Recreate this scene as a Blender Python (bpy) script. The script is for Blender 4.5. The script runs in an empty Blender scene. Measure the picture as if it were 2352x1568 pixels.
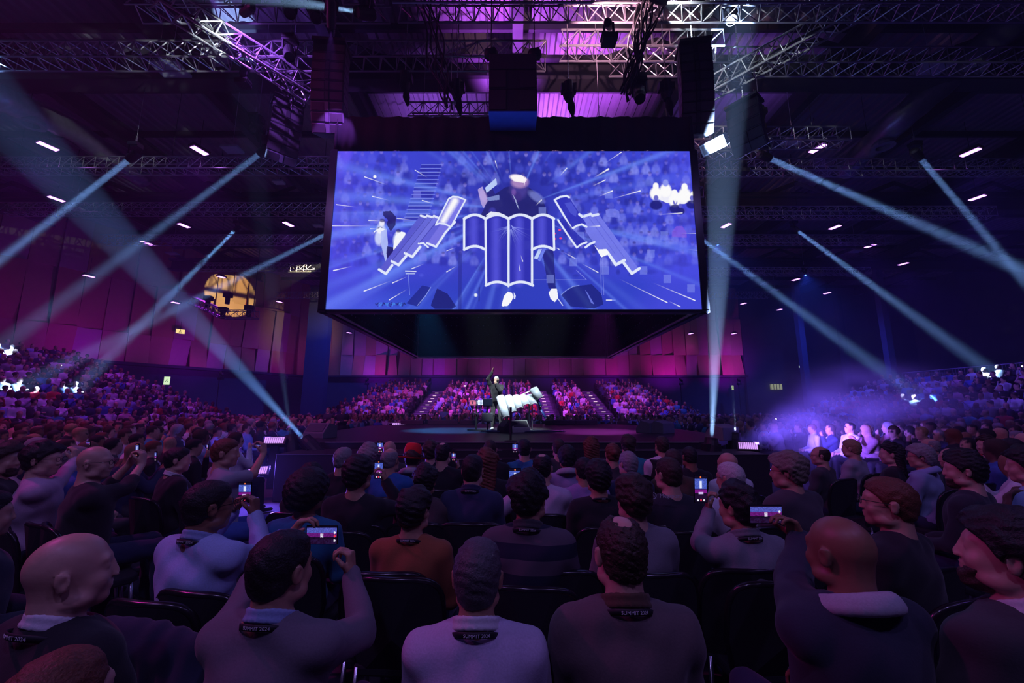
import bpy, bmesh, math, random
import numpy as np
from mathutils import Vector as V, Matrix
sc = bpy.context.scene
C = sc.collection
R = math.radians
RNG = random.Random(7)
NP = np.random.RandomState(11)

# ---------------------------------------------------------------- camera
TILT = R(9.26); FPX = 915.0; EYE = V((0, 0, 1.75))
cam = bpy.data.cameras.new('camera'); cam.sensor_width = 36.0; cam.lens = 14.0
cam.clip_start = 0.05; cam.clip_end = 300
cam_o = bpy.data.objects.new('camera', cam); C.objects.link(cam_o)
cam_o.location = EYE; cam_o.rotation_euler = (R(90) + TILT, 0, 0)
sc.camera = cam_o
sc.view_settings.view_transform = 'Standard'; sc.view_settings.look = 'None'
sc.view_settings.exposure = 0.0; sc.view_settings.gamma = 1.0; sc.view_settings.use_curve_mapping = False
cy = sc.cycles
cy.max_bounces = 3; cy.diffuse_bounces = 1; cy.glossy_bounces = 2; cy.transmission_bounces = 2
cy.volume_bounces = 0; cy.transparent_max_bounces = 6; cy.sample_clamp_indirect = 2.0
cy.use_denoising = True; cy.caustics_reflective = False; cy.caustics_refractive = False
cy.use_adaptive_sampling = True; cy.adaptive_threshold = 0.03

def ray(px, py):
    a, b, c = (px - 1176) / FPX, 1.0, -(py - 784) / FPX
    return V((a, b * math.cos(TILT) - c * math.sin(TILT), b * math.sin(TILT) + c * math.cos(TILT)))
def at(px, py, Y):                       # the point seen at a photo pixel, Y metres in front of the viewer
    r = ray(px, py); return EYE + r * (Y / r.y)
def at_z(px, py, Z):
    r = ray(px, py); return EYE + r * ((Z - EYE.z) / r.z)
def proj(x, y, z):                       # world -> photo pixel (works on arrays)
    z = z - EYE.z
    f = y * math.cos(TILT) + z * math.sin(TILT); u = -y * math.sin(TILT) + z * math.cos(TILT)
    return 1176 + FPX * x / f, 784 - FPX * u / f

# ---------------------------------------------------------------- world: an unlit hall
world = bpy.data.worlds.new('hall_dark'); sc.world = world; world.use_nodes = True
world.node_tree.nodes['Background'].inputs[0].default_value = (0.012, 0.008, 0.05, 1)
world.node_tree.nodes['Background'].inputs[1].default_value = 0.0

def lamp(name, kind, loc, aim=None, energy=100, color=(1, 1, 1), size=0.1, angle=30, blend=0.3, size_y=None):
    l = bpy.data.lights.new(name, kind); l.energy = energy; l.color = color
    if kind == 'SPOT':
        l.spot_size = R(angle); l.spot_blend = blend; l.shadow_soft_size = size
    elif kind == 'AREA':
        l.shape = 'RECTANGLE'; l.size = size; l.size_y = size_y or size; l.spread = R(angle)
    else:
        l.shadow_soft_size = size
    o = bpy.data.objects.new(name, l); C.objects.link(o); o.location = loc
    if aim is not None:
        o.rotation_euler = (V(aim) - V(loc)).to_track_quat('-Z', 'Y').to_euler()
    return o
# light levels of the lamps built further down
LAMP_ES, HALL_W, BACK_W, BEAM, WASH, ROOF_K, SMOKE_E, SMOKE_D, HAZE = 5.0, 760.0, 250.0, 240.0, 480.0, 3.6, 100.0, 0.28, 0.0034

# ---------------------------------------------------------------- materials
MATS = {}
def mat(name, col, rough=0.7, metal=0.0, var=0.15, scale=6.0, bump=0.0, emit=None, es=0.0, spec=0.5, sheen=0.0):
    if name in MATS: return MATS[name]
    m = bpy.data.materials.new(name); m.use_nodes = True; nt = m.node_tree
    b = nt.nodes['Principled BSDF']
    b.inputs['Roughness'].default_value = rough; b.inputs['Metallic'].default_value = metal
    b.inputs['Specular IOR Level'].default_value = spec
    if sheen: b.inputs['Sheen Weight'].default_value = sheen
    tc = nt.nodes.new('ShaderNodeTexCoord'); no = nt.nodes.new('ShaderNodeTexNoise')
    no.inputs['Scale'].default_value = scale; no.inputs['Detail'].default_value = 3
    nt.links.new(tc.outputs['Object'], no.inputs['Vector'])
    mx = nt.nodes.new('ShaderNodeMix'); mx.data_type = 'RGBA'
    mx.inputs[6].default_value = (*[c * (1 - var) for c in col], 1); mx.inputs[7].default_value = (*[min(1, c * (1 + var)) for c in col], 1)
    nt.links.new(no.outputs['Fac'], mx.inputs[0]); nt.links.new(mx.outputs[2], b.inputs['Base Color'])
    if bump:
        bp = nt.nodes.new('ShaderNodeBump'); bp.inputs['Strength'].default_value = bump; bp.inputs['Distance'].default_value = 0.01
        nt.links.new(no.outputs['Fac'], bp.inputs['Height']); nt.links.new(bp.outputs[0], b.inputs['Normal'])
    if emit:
        b.inputs['Emission Color'].default_value = (*emit, 1); b.inputs['Emission Strength'].default_value = es; m.cycles.emission_sampling = 'NONE'   # its light is the lamp beside it
    MATS[name] = m
    return m
def attr_mat(name, attr='Col', rough=0.8, emit=0.0, noise=0.25, nscale=60):
    if name in MATS: return MATS[name]
    m = bpy.data.materials.new(name); m.use_nodes = True; nt = m.node_tree
    b = nt.nodes['Principled BSDF']; b.inputs['Roughness'].default_value = rough
    a = nt.nodes.new('ShaderNodeAttribute'); a.attribute_name = attr
    if emit:
        b.inputs['Base Color'].default_value = (0.01, 0.01, 0.01, 1)
        nt.links.new(a.outputs['Color'], b.inputs['Emission Color']); b.inputs['Emission Strength'].default_value = emit
        m.cycles.emission_sampling = 'NONE'
    else:
        no = nt.nodes.new('ShaderNodeTexNoise'); no.inputs['Scale'].default_value = nscale
        mr = nt.nodes.new('ShaderNodeMapRange'); mr.inputs[3].default_value = 1 - noise; mr.inputs[4].default_value = 1 + noise
        nt.links.new(no.outputs['Fac'], mr.inputs[0])
        mu = nt.nodes.new('ShaderNodeVectorMath'); mu.operation = 'SCALE'
        nt.links.new(a.outputs['Color'], mu.inputs[0]); nt.links.new(mr.outputs[0], mu.inputs['Scale'])
        nt.links.new(mu.outputs[0], b.inputs['Base Color'])
    MATS[name] = m
    return m

# ---------------------------------------------------------------- scene bookkeeping
def tag(o, label=None, cat=None, group=None, kind=None):
    if label: o['label'] = label
    if cat: o['category'] = cat
    if group: o['group'] = group
    if kind: o['kind'] = kind
    return o
def empty(name, loc=(0, 0, 0), rz=0.0, label=None, cat=None, group=None):
    o = bpy.data.objects.new(name, None); C.objects.link(o); o.location = loc; o.rotation_euler = (0, 0, rz)
    o.empty_display_size = 0.1
    return tag(o, label, cat, group)
def add_obj(name, me, m=None, parent=None, loc=None, rot=None, smooth=False):
    if m is not None:
        for x in (m if isinstance(m, (list, tuple)) else [m]): me.materials.append(x)
    if smooth: me.polygons.foreach_set('use_smooth', np.ones(len(me.polygons), bool))
    o = bpy.data.objects.new(name, me); C.objects.link(o); o.parent = parent
    if loc is not None: o.location = loc
    if rot is not None: o.rotation_euler = rot
    return o
def copy_tree(o, parent=None):
    c = o.copy(); C.objects.link(c); c.parent = parent
    for ch in o.children: copy_tree(ch, c)
    return c

class MB:
    """collects boxes, bars and tubes and builds ONE mesh"""
    def __init__(s): s.v = []; s.f = []; s.m = []; s.mi = 0
    def add(s, vs, fs):
        n = len(s.v); s.v += [tuple(v) for v in vs]; s.f += [tuple(i + n for i in f) for f in fs]; s.m += [s.mi] * len(fs); return s
    def box(s, lo, hi, M=None):
        x0, y0, z0 = lo; x1, y1, z1 = hi
        vs = [V(p) for p in ((x0, y0, z0), (x1, y0, z0), (x1, y1, z0), (x0, y1, z0), (x0, y0, z1), (x1, y0, z1), (x1, y1, z1), (x0, y1, z1))]
        if M is not None: vs = [M @ v for v in vs]
        return s.add(vs, [(0, 3, 2, 1), (4, 5, 6, 7), (0, 1, 5, 4), (1, 2, 6, 5), (2, 3, 7, 6), (3, 0, 4, 7)])
    def prism(s, pts, z0, z1, M=None):                 # polygon in xy extruded along z
        n = len(pts); vs = [V((p[0], p[1], z0)) for p in pts] + [V((p[0], p[1], z1)) for p in pts]
        if M is not None: vs = [M @ v for v in vs]
        fs = [tuple(reversed(range(n))), tuple(range(n, 2 * n))] + [(i, (i + 1) % n, n + (i + 1) % n, n + i) for i in range(n)]
        return s.add(vs, fs)
    def bar(s, a, b, r, n=6, r2=None, caps=True):
        a = V(a); b = V(b); d = b - a
        if d.length < 1e-6: return s
        q = d.to_track_quat('Z', 'Y').to_matrix(); r2 = r if r2 is None else r2
        vs = []
        for p, rr in ((a, r), (b, r2)):
            for i in range(n):
                t = 2 * math.pi * i / n; vs.append(p + q @ V((rr * math.cos(t), rr * math.sin(t), 0)))
        fs = [(i, (i + 1) % n, n + (i + 1) % n, n + i) for i in range(n)]
        if caps: fs += [tuple(reversed(range(n))), tuple(range(n, 2 * n))]
        return s.add(vs, fs)
    def tube(s, pts, r, n=6):
        pts = [V(p) for p in pts]; rings = []; up = V((0.02, 0.03, 1))
        for i, p in enumerate(pts):
            d = (pts[min(i + 1, len(pts) - 1)] - pts[max(i - 1, 0)]).normalized()
            x = d.cross(up); x = x.normalized() if x.length > 1e-4 else V((1, 0, 0)); y = x.cross(d)
            rr = r[i] if isinstance(r, (list, tuple)) else r
            rings.append([p + (x * math.cos(2 * math.pi * k / n) + y * math.sin(2 * math.pi * k / n)) * rr for k in range(n)])
        vs = [v for g in rings for v in g]; fs = []
        for i in range(len(pts) - 1):
            for k in range(n): fs.append((i * n + k, i * n + (k + 1) % n, (i + 1) * n + (k + 1) % n, (i + 1) * n + k))
        fs += [tuple(reversed(range(n))), tuple(range(len(vs) - n, len(vs)))]
        return s.add(vs, fs)
    def lathe(s, prof, n=16, M=None):                  # prof: (r, z) pairs
        vs = []; fs = []
        for r, z in prof:
            for k in range(n):
                t = 2 * math.pi * k / n; v = V((r * math.cos(t), r * math.sin(t), z)); vs.append(M @ v if M is not None else v)
        for i in range(len(prof) - 1):
            for k in range(n): fs.append((i * n + k, i * n + (k + 1) % n, (i + 1) * n + (k + 1) % n, (i + 1) * n + k))
        fs += [tuple(reversed(range(n))), tuple(range(len(vs) - n, len(vs)))]
        return s.add(vs, fs)
    def mesh(s, name):
        me = bpy.data.meshes.new(name); me.from_pydata(s.v, [], s.f)
        if any(s.m): me.polygons.foreach_set('material_index', s.m)
        me.update(); return me
    def build(s, name, m=None, parent=None, smooth=False, **k):
        return add_obj(name, s.mesh(name), m, parent, smooth=smooth, **k)
def np_mesh(name, vs, quads, smooth=True, cols=None, mi=None):
    me = bpy.data.meshes.new(name)
    me.vertices.add(len(vs)); me.vertices.foreach_set('co', np.asarray(vs, np.float32).ravel())
    n = len(quads); me.loops.add(n * 4); me.loops.foreach_set('vertex_index', np.asarray(quads, np.int32).ravel())
    me.polygons.add(n); me.polygons.foreach_set('loop_start', np.arange(0, n * 4, 4, dtype=np.int32))
    if smooth: me.polygons.foreach_set('use_smooth', np.ones(n, bool))
    if mi is not None: me.polygons.foreach_set('material_index', np.asarray(mi, np.int32))
    me.update(calc_edges=True)
    if cols is not None:
        a = me.color_attributes.new('Col', 'FLOAT_COLOR', 'POINT')
        a.data.foreach_set('color', np.concatenate([cols, np.ones((len(cols), 1))], 1).astype(np.float32).ravel())
    return me
def bevel(o, w=0.01, seg=2):
    md = o.modifiers.new('bevel', 'BEVEL'); md.width = w; md.segments = seg; md.limit_method = 'ANGLE'; return o

# ---------------------------------------------------------------- implicit surfaces -> quads
class Field:
    def __init__(s, lo, hi, h):
        s.h = h; s.o = np.array(lo, float) - 2.5 * h
        n = np.ceil((np.array(hi, float) - s.o) / h).astype(int) + 4
        s.v = np.full(n, 0.15, np.float32); s.b = np.full(n, 9.0, np.float32); s.l = np.zeros(n, np.int8)
    def sub(s, lo, hi, m):
        a = np.maximum(np.floor((np.minimum(lo, hi) - m - s.o) / s.h).astype(int), 0)
        b = np.minimum(np.ceil((np.maximum(lo, hi) + m - s.o) / s.h).astype(int) + 1, s.v.shape)
        if np.any(b <= a): return None
        sl = tuple(slice(i, j) for i, j in zip(a, b))
        x = [(np.arange(i, j) * s.h + o).astype(np.float32) for i, j, o in zip(a, b, s.o)]
        return sl, x[0][:, None, None], x[1][None, :, None], x[2][None, None, :]
    def put(s, sl, d, k, lab, neg=False):
        v = s.v[sl]
        if neg:
            hh = np.maximum(k - np.abs(v + d), 0) / k; s.v[sl] = np.maximum(v, -d) + hh * hh * k * 0.25
            return
        hh = np.maximum(k - np.abs(v - d), 0) / k; s.v[sl] = np.minimum(v, d) - hh * hh * k * 0.25
        if lab is not None:
            b = s.b[sl]; w = d < b; L = s.l[sl]; L[w] = lab; b[w] = d[w]
    def cap(s, a, b, ra, rb=None, k=0.03, lab=0, neg=False):
        a = np.array(a, float); b = np.array(b, float); rb = ra if rb is None else rb
        q = s.sub(a, b, max(ra, rb) + k + 2 * s.h)
        if q is None: return
        sl, X, Y, Z = q; ab = b - a; L = max(float(ab @ ab), 1e-9)
        t = np.clip(((X - a[0]) * ab[0] + (Y - a[1]) * ab[1] + (Z - a[2]) * ab[2]) / L, 0, 1)
        d = np.sqrt((X - a[0] - t * ab[0]) ** 2 + (Y - a[1] - t * ab[1]) ** 2 + (Z - a[2] - t * ab[2]) ** 2) - (ra + (rb - ra) * t)
        s.put(sl, d.astype(np.float32), k, lab, neg)
    def ell(s, c, r, M=None, k=0.03, lab=0, neg=False):
        c = np.array(c, float); r = np.array(r, float); m = r.max()
        q = s.sub(c - m, c + m, k + 2 * s.h)
        if q is None: return
        sl, X, Y, Z = q; X = X - c[0]; Y = Y - c[1]; Z = Z - c[2]
        if M is not None:                              # columns of M: the ellipsoid's own axes
            X, Y, Z = [X * M[0][i] + Y * M[1][i] + Z * M[2][i] for i in range(3)]
        k0 = np.sqrt((X / r[0]) ** 2 + (Y / r[1]) ** 2 + (Z / r[2]) ** 2)
        k1 = np.sqrt((X / r[0] ** 2) ** 2 + (Y / r[1] ** 2) ** 2 + (Z / r[2] ** 2) ** 2) + 1e-6
        d = k0 * (k0 - 1) / k1
        s.put(sl, (d + np.zeros_like(X + Y + Z)).astype(np.float32), k, lab, neg)
    def coords(s):
        return [(np.arange(n) * s.h + o).astype(np.float32).reshape([-1 if i == j else 1 for j in range(3)]) for i, (n, o) in enumerate(zip(s.v.shape, s.o))]
    def cut(s, n, p):                                  # keep the side where n.(x-p) < 0
        X, Y, Z = s.coords(); d = (X - p[0]) * n[0] + (Y - p[1]) * n[1] + (Z - p[2]) * n[2]
        s.v = np.maximum(s.v, d.astype(np.float32))
    def wrinkle(s, amp, f, seed):
        X, Y, Z = s.coords(); r = np.random.RandomState(seed).uniform(0.6, 1.4, 9) * f; p = np.random.RandomState(seed + 1).uniform(0, 6, 6)
        w = np.sin(X * r[0] + Z * r[1] * 1.7 + p[0] + 1.5 * np.sin(Y * r[2] + p[1])) + 0.6 * np.sin(Z * r[3] * 2.3 + Y * r[4] + p[2] + np.sin(X * r[5] + p[3])) + 0.4 * np.sin(X * r[6] * 3 - Z * r[7] * 2 + p[4])
        s.v += (amp * w).astype(np.float32)
    def mesh(s):
        v = s.v; S = v < 0
        c8 = [(i, j, k) for i in (0, 1) for j in (0, 1) for k in (0, 1)]
        n = np.array(v.shape) - 1
        cnt = np.zeros(n, np.int8)
        for i, j, k in c8: cnt += S[i:i + n[0], j:j + n[1], k:k + n[2]]
        act = np.argwhere((cnt > 0) & (cnt < 8))
        if len(act) == 0: return np.zeros((0, 3)), np.zeros((0, 4), int), np.zeros(0, int)
        idx = np.full(n, -1, np.int64); idx[tuple(act.T)] = np.arange(len(act))
        val = {c: v[act[:, 0] + c[0], act[:, 1] + c[1], act[:, 2] + c[2]] for c in c8}
        P = np.zeros((len(act), 3)); W = np.zeros(len(act))
        for c in c8:
            for ax in range(3):
                if c[ax] == 0:
                    d = list(c); d[ax] = 1; a = val[c]; b = val[tuple(d)]; m = (a < 0) != (b < 0)
                    t = a[m] / (a[m] - b[m]); q = np.zeros((m.sum(), 3)) + np.array(c); q[:, ax] = t
                    P[m] += q; W[m] += 1
        vs = (act + P / W[:, None]) * s.h + s.o
        lab = s.l[tuple(np.clip(np.round(act + P / W[:, None]).astype(int), 0, np.array(v.shape) - 1).T)]
        quads = []
        for ax in range(3):
            sl0 = [slice(1, n[i]) for i in range(3)]; sl0[ax] = slice(0, n[ax])
            sl1 = [slice(1, n[i]) for i in range(3)]; sl1[ax] = slice(1, n[ax] + 1)
            A = S[tuple(sl0)]; B = S[tuple(sl1)]
            for flip, m in ((False, A & ~B), (True, ~A & B)):
                e = np.argwhere(m)
                if len(e) == 0: continue
                off = np.array([1, 1, 1]); off[ax] = 0; e = e + off
                u, w = (ax + 1) % 3, (ax + 2) % 3
                du = np.zeros(3, int); du[u] = 1; dw = np.zeros(3, int); dw[w] = 1
                q = np.stack([idx[tuple((e - du - dw).T)], idx[tuple((e - dw).T)], idx[tuple(e.T)], idx[tuple((e - du).T)]], 1)
                quads.append(q[:, ::-1] if flip else q)
        q = np.concatenate(quads); q = q[(q >= 0).all(1)]
        return vs, q, lab
# ---------------------------------------------------------------- people
SKIN, HAIR, SHIRT, PANTS, SHOE, DARK, TRIM = range(7)
def rotz(a):
    a = R(a); return np.array([[math.cos(a), -math.sin(a), 0], [math.sin(a), math.cos(a), 0], [0, 0, 1]])
def rotx(a):
    a = R(a); return np.array([[1, 0, 0], [0, math.cos(a), -math.sin(a)], [0, math.sin(a), math.cos(a)]])
def roty(a):
    a = R(a); return np.array([[math.cos(a), 0, math.sin(a)], [0, 1, 0], [-math.sin(a), 0, math.cos(a)]])
def unit(v):
    v = np.array(v, float); return v / max(np.linalg.norm(v), 1e-9)
def ik(S, W, pole, l1=0.29, l2=0.265):
    S = np.array(S, float); W = np.array(W, float); d = W - S; L = np.linalg.norm(d); m = (l1 + l2) * 0.985
    if L > m: W = S + d / L * m; d = W - S; L = m
    a = (l1 * l1 - l2 * l2 + L * L) / (2 * L); hh = math.sqrt(max(l1 * l1 - a * a, 1e-6))
    u = d / L; p = np.array(pole, float); p = unit(p - u * (p @ u))
    return S + u * a + p * hh, W

def joints(P):
    """seated or standing skeleton; x to the person's right, y forward, z up, origin on the floor under the hips"""
    st = P.get('stand', False); z0 = 0.40 if st else 0.0
    ln = P.get('lean', 0.0); T = rotz(P.get('tw', 0)); sx = P.get('side', 0.0)
    hip = np.array([0, 0, 0.53 + z0])
    J = {'hip': hip, 'T': T}
    off = np.array([sx, ln, 0])
    def up(x, y, z): return T @ np.array([x, y, 0]) + np.array([0, 0, z + z0]) + off
    sl = P.get('slump', 0.0)
    J['chest'] = up(0, 0.01, 0.86 - sl) - off * 0.35; J['neck'] = up(0, -0.005, 1.065 - sl)
    sw = P.get('sw', 0.185)
    J['S'] = {-1: up(-sw, -0.005, 0.975 - sl), 1: up(sw, -0.005, 0.975 - sl)}
    MH = T @ rotz(P.get('hy', 0)) @ rotx(P.get('hp', 0)) @ roty(P.get('hr', 0))
    J['MH'] = MH; J['H'] = J['neck'] + np.array([0, 0, 0.055]) + MH @ np.array([0, 0.022, 0.085])
    if st:
        J['K'] = {-1: np.array([-0.13, 0.05, 0.50]), 1: np.array([0.12, -0.02, 0.50])}
        J['A'] = {-1: np.array([-0.17, 0.06, 0.10]), 1: np.array([0.15, -0.12, 0.10])}
        J['hips'] = {-1: np.array([-0.09, 0, 0.90]), 1: np.array([0.09, 0, 0.90])}
    else:
        w = P.get('knees', 0.13)
        J['K'] = {-1: np.array([-w, 0.43, 0.53]), 1: np.array([w, 0.43, 0.53])}
        J['A'] = {-1: np.array([-w - 0.01, 0.45, 0.10]), 1: np.array([w + 0.01, 0.47, 0.10])}
        J['hips'] = {-1: np.array([-0.09, 0.02, 0.53]), 1: np.array([0.09, 0.02, 0.53])}
    J['E'] = {}; J['W'] = {}; J['D'] = {}; J['N'] = {}
    for s in (-1, 1):
        a = P.get('arms', {}).get(s, 'lap')
        pole = (s * 0.5, -0.4, -0.8)
        if isinstance(a, str):
            W, D, N = {'lap': ((s * 0.10, 0.30, 0.64), (-s * 0.5, 0.85, -0.1), (0, 0, -1)),
                       'fold': ((-s * 0.09, 0.24 + ln, 0.80 + s * 0.02), (-s, 0.15, 0), (0, -1, 0)),
                       'chin': ((s * 0.05, 0.20 + ln, 1.04), (-s * 0.3, 0.2, 1), (0, -1, 0)),
                       'clap': ((s * 0.07, 0.30 + ln, 0.98), (-s * 0.35, 0.4, 0.8), (-s, 0, 0)),
                       'hang': ((s * 0.24, 0.08, 0.52), (0, 0.3, -1), (-s, 0, 0)),
                       'back': ((s * 0.5, -0.2, 0.92), (s * 0.8, -0.5, -0.2), (0, 0, -1))}[a]
            W = np.array(W, float); W[2] += z0 - sl
        else: W, D, N = a[:3]; pole = a[3] if len(a) > 3 else pole
        E, W = ik(J['S'][s], W, pole)
        J['E'][s] = E; J['W'][s] = W; J['D'][s] = unit(D); J['N'][s] = unit(N)
    return J

def put_torso(F, J, g, t, lab, belly=0.0):
    T = J['T']; hip = J['hip']; ch = J['chest']; nk = J['neck']
    F.ell(hip + [0, -0.01, 0.02], (0.165 * g + t, 0.125 * g + t, 0.12 + t), k=0.05, lab=lab)
    F.cap(hip + [0, 0.01, 0.06], ch, 0.137 * g + t + belly, 0.128 * g + t, k=0.06, lab=lab)
    F.ell(ch, (0.168 * g + t, 0.118 * g + t, 0.20 + t), M=T, k=0.06, lab=lab)
    if g > 1: F.ell((hip + ch) / 2 + [0, 0.02, 0], (0.16 * g + t, 0.14 * g + t, 0.14), k=0.06, lab=lab)
    for s in (-1, 1):
        S = J['S'][s]
        F.cap(nk + [s * 0.02, -0.012, -0.022], S + [-s * 0.02, 0, 0.008], 0.044 + t * 0.6, 0.050 + t, k=0.05, lab=lab)
        F.ell(S + (ch - S) * 0.42 + [0, -0.018, -0.01], (0.075 * g, 0.070 * g + t, 0.12), k=0.06, lab=lab)
def put_arm(F, J, s, g, t, lab, part=2.0):
    S, E, W = J['S'][s], J['E'][s], J['W'][s]
    if part <= 1:
        F.cap(S, S + (E - S) * part, 0.056 * g + t, 0.052 * g + t, k=0.035, lab=lab); return
    F.cap(S, E, 0.056 * g + t, 0.043 * g + t, k=0.035, lab=lab)
    F.cap(E, E + (W - E) * (part - 1), 0.043 * g + t, 0.043 * g + (0.030 - 0.043) * (part - 1) + t, k=0.02, lab=lab)
def put_hand(F, J, s, lab=SKIN, fine=True, curl=0.9):
    W, D, N = J['W'][s], J['D'][s], J['N'][s]
    N = unit(N - D * (N @ D)); X = np.cross(D, N) * s       # X: towards the thumb side
    if not fine:
        F.cap(W, W + D * 0.08, 0.032, 0.034, k=0.02, lab=lab); F.cap(W + D * 0.08, W + D * 0.12 + N * 0.03, 0.03, 0.02, k=0.02, lab=lab); return
    for i, q in enumerate((-0.030, -0.010, 0.010, 0.030)):
        b = W + D * (0.088 - 0.004 * abs(i - 2)) + X * q * 1.05
        F.cap(W + X * q * 0.6 + D * 0.01, b, 0.017, 0.0125, k=0.014, lab=lab)
        ang = 0.25 + 0.1 * i * 0; L = (0.036, 0.044, 0.047, 0.042)[i]; p = b
        for j, seg in enumerate((L, L * 0.62, L * 0.5)):
            ang += curl * (0.75 if j else 0.6); n = p + (D * math.cos(ang) + N * math.sin(ang)) * seg
            F.cap(p, n, 0.0098 - 0.001 * j, 0.0088 - 0.001 * j, k=0.004, lab=lab); p = n
    b = W + D * 0.025 + X * 0.028 + N * 0.008; m = b + (D * 0.7 + X * 0.65 + N * 0.35) * 0.042; e = m + (D * 0.8 + X * 0.05 + N * 0.6) * 0.034
    F.cap(W + D * 0.01 + X * 0.012, b, 0.018, 0.015, k=0.015, lab=lab)
    F.cap(b, m, 0.0135, 0.011, k=0.008, lab=lab); F.cap(m, e, 0.011, 0.009, k=0.004, lab=lab)
def put_leg(F, J, s, g, t, lab):
    F.cap(J['hips'][s], J['K'][s], 0.088 * g + t, 0.060 + t, k=0.04, lab=lab)
    F.cap(J['K'][s], J['A'][s], 0.056 + t, 0.040 + t, k=0.02, lab=lab)
def put_shoe(F, J, s, t, lab=SHOE):
    A = J['A'][s]; F.cap(A + [0, -0.03, -0.055], A + [s * 0.02, 0.15, -0.062], 0.042 + t, 0.036 + t, k=0.02, lab=lab)
    F.cap(A + [0, -0.01, -0.01], A + [0, 0.0, -0.05], 0.045, 0.045, k=0.02, lab=lab)
def put_head(F, J, P, fine=True):
    H, M = J['H'], J['MH']; q = lambda x, y, z: H + M @ np.array([x, y, z], float)
    w = P.get('hw', 1.0)
    F.ell(q(0, -0.014, 0.030), (0.0765 * w, 0.099, 0.092), M=M, k=0.02, lab=SKIN)
    F.ell(q(0, 0.034, -0.034), (0.060 * w, 0.060, 0.084), M=M, k=0.03, lab=SKIN)
    F.ell(q(0, 0.064, -0.096), (0.028, 0.024, 0.020), M=M, k=0.025, lab=SKIN)
    F.cap(q(0, -0.035, -0.05), J['neck'] + [0, -0.012, -0.02], 0.056 * w, 0.062 * w, k=0.03, lab=SKIN)
    F.cap(q(0, 0.090, 0.006), q(0, 0.101, -0.026), 0.009, 0.0115, k=0.016, lab=SKIN)
    if not fine:
        F.cap(q(-0.032, 0.086, 0.006), q(0.032, 0.086, 0.006), 0.010, k=0.003, lab=DARK); return
    F.cap(q(-0.036, 0.076, 0.026), q(0.036, 0.076, 0.026), 0.013, k=0.015, lab=SKIN)
    for s in (-1, 1):
        F.ell(q(s * 0.032, 0.098, 0.006), (0.017, 0.012, 0.011), M=M, k=0.012, neg=True)
        F.ell(q(s * 0.032, 0.079, 0.006), (0.0135, 0.0125, 0.0125), M=M, k=0.004, lab=SKIN)
        F.ell(q(s * 0.042, 0.060, -0.034), (0.022, 0.026, 0.024), M=M, k=0.02, lab=SKIN)
        F.ell(q(s * 0.014, 0.104, -0.034), (0.008, 0.009, 0.007), M=M, k=0.006, lab=SKIN)
        Me = M @ rotz(s * -24) @ rotx(-8)
        F.ell(q(s * 0.082 * w, -0.010, -0.008), (0.009, 0.020, 0.032), M=Me, k=0.010, lab=SKIN)
        F.ell(q(s * 0.086 * w, -0.018, 0.006), (0.006, 0.014, 0.024), M=Me, k=0.004, lab=SKIN)
        F.ell(q(s * 0.094 * w, -0.006, -0.003), (0.008, 0.010, 0.018), M=Me, k=0.004, neg=True)
        F.ell(q(s * 0.058 * w, 0.02, -0.078), (0.02, 0.034, 0.02), M=M, k=0.03, lab=SKIN)
    F.ell(q(0, 0.087, -0.058), (0.026, 0.012, 0.007), M=M, k=0.006, lab=SKIN)
    F.ell(q(0, 0.084, -0.070), (0.022, 0.013, 0.007), M=M, k=0.006, lab=SKIN)
    F.ell(q(0, 0.103, -0.064), (0.026, 0.012, 0.0022), M=M, k=0.003, neg=True)

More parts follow.
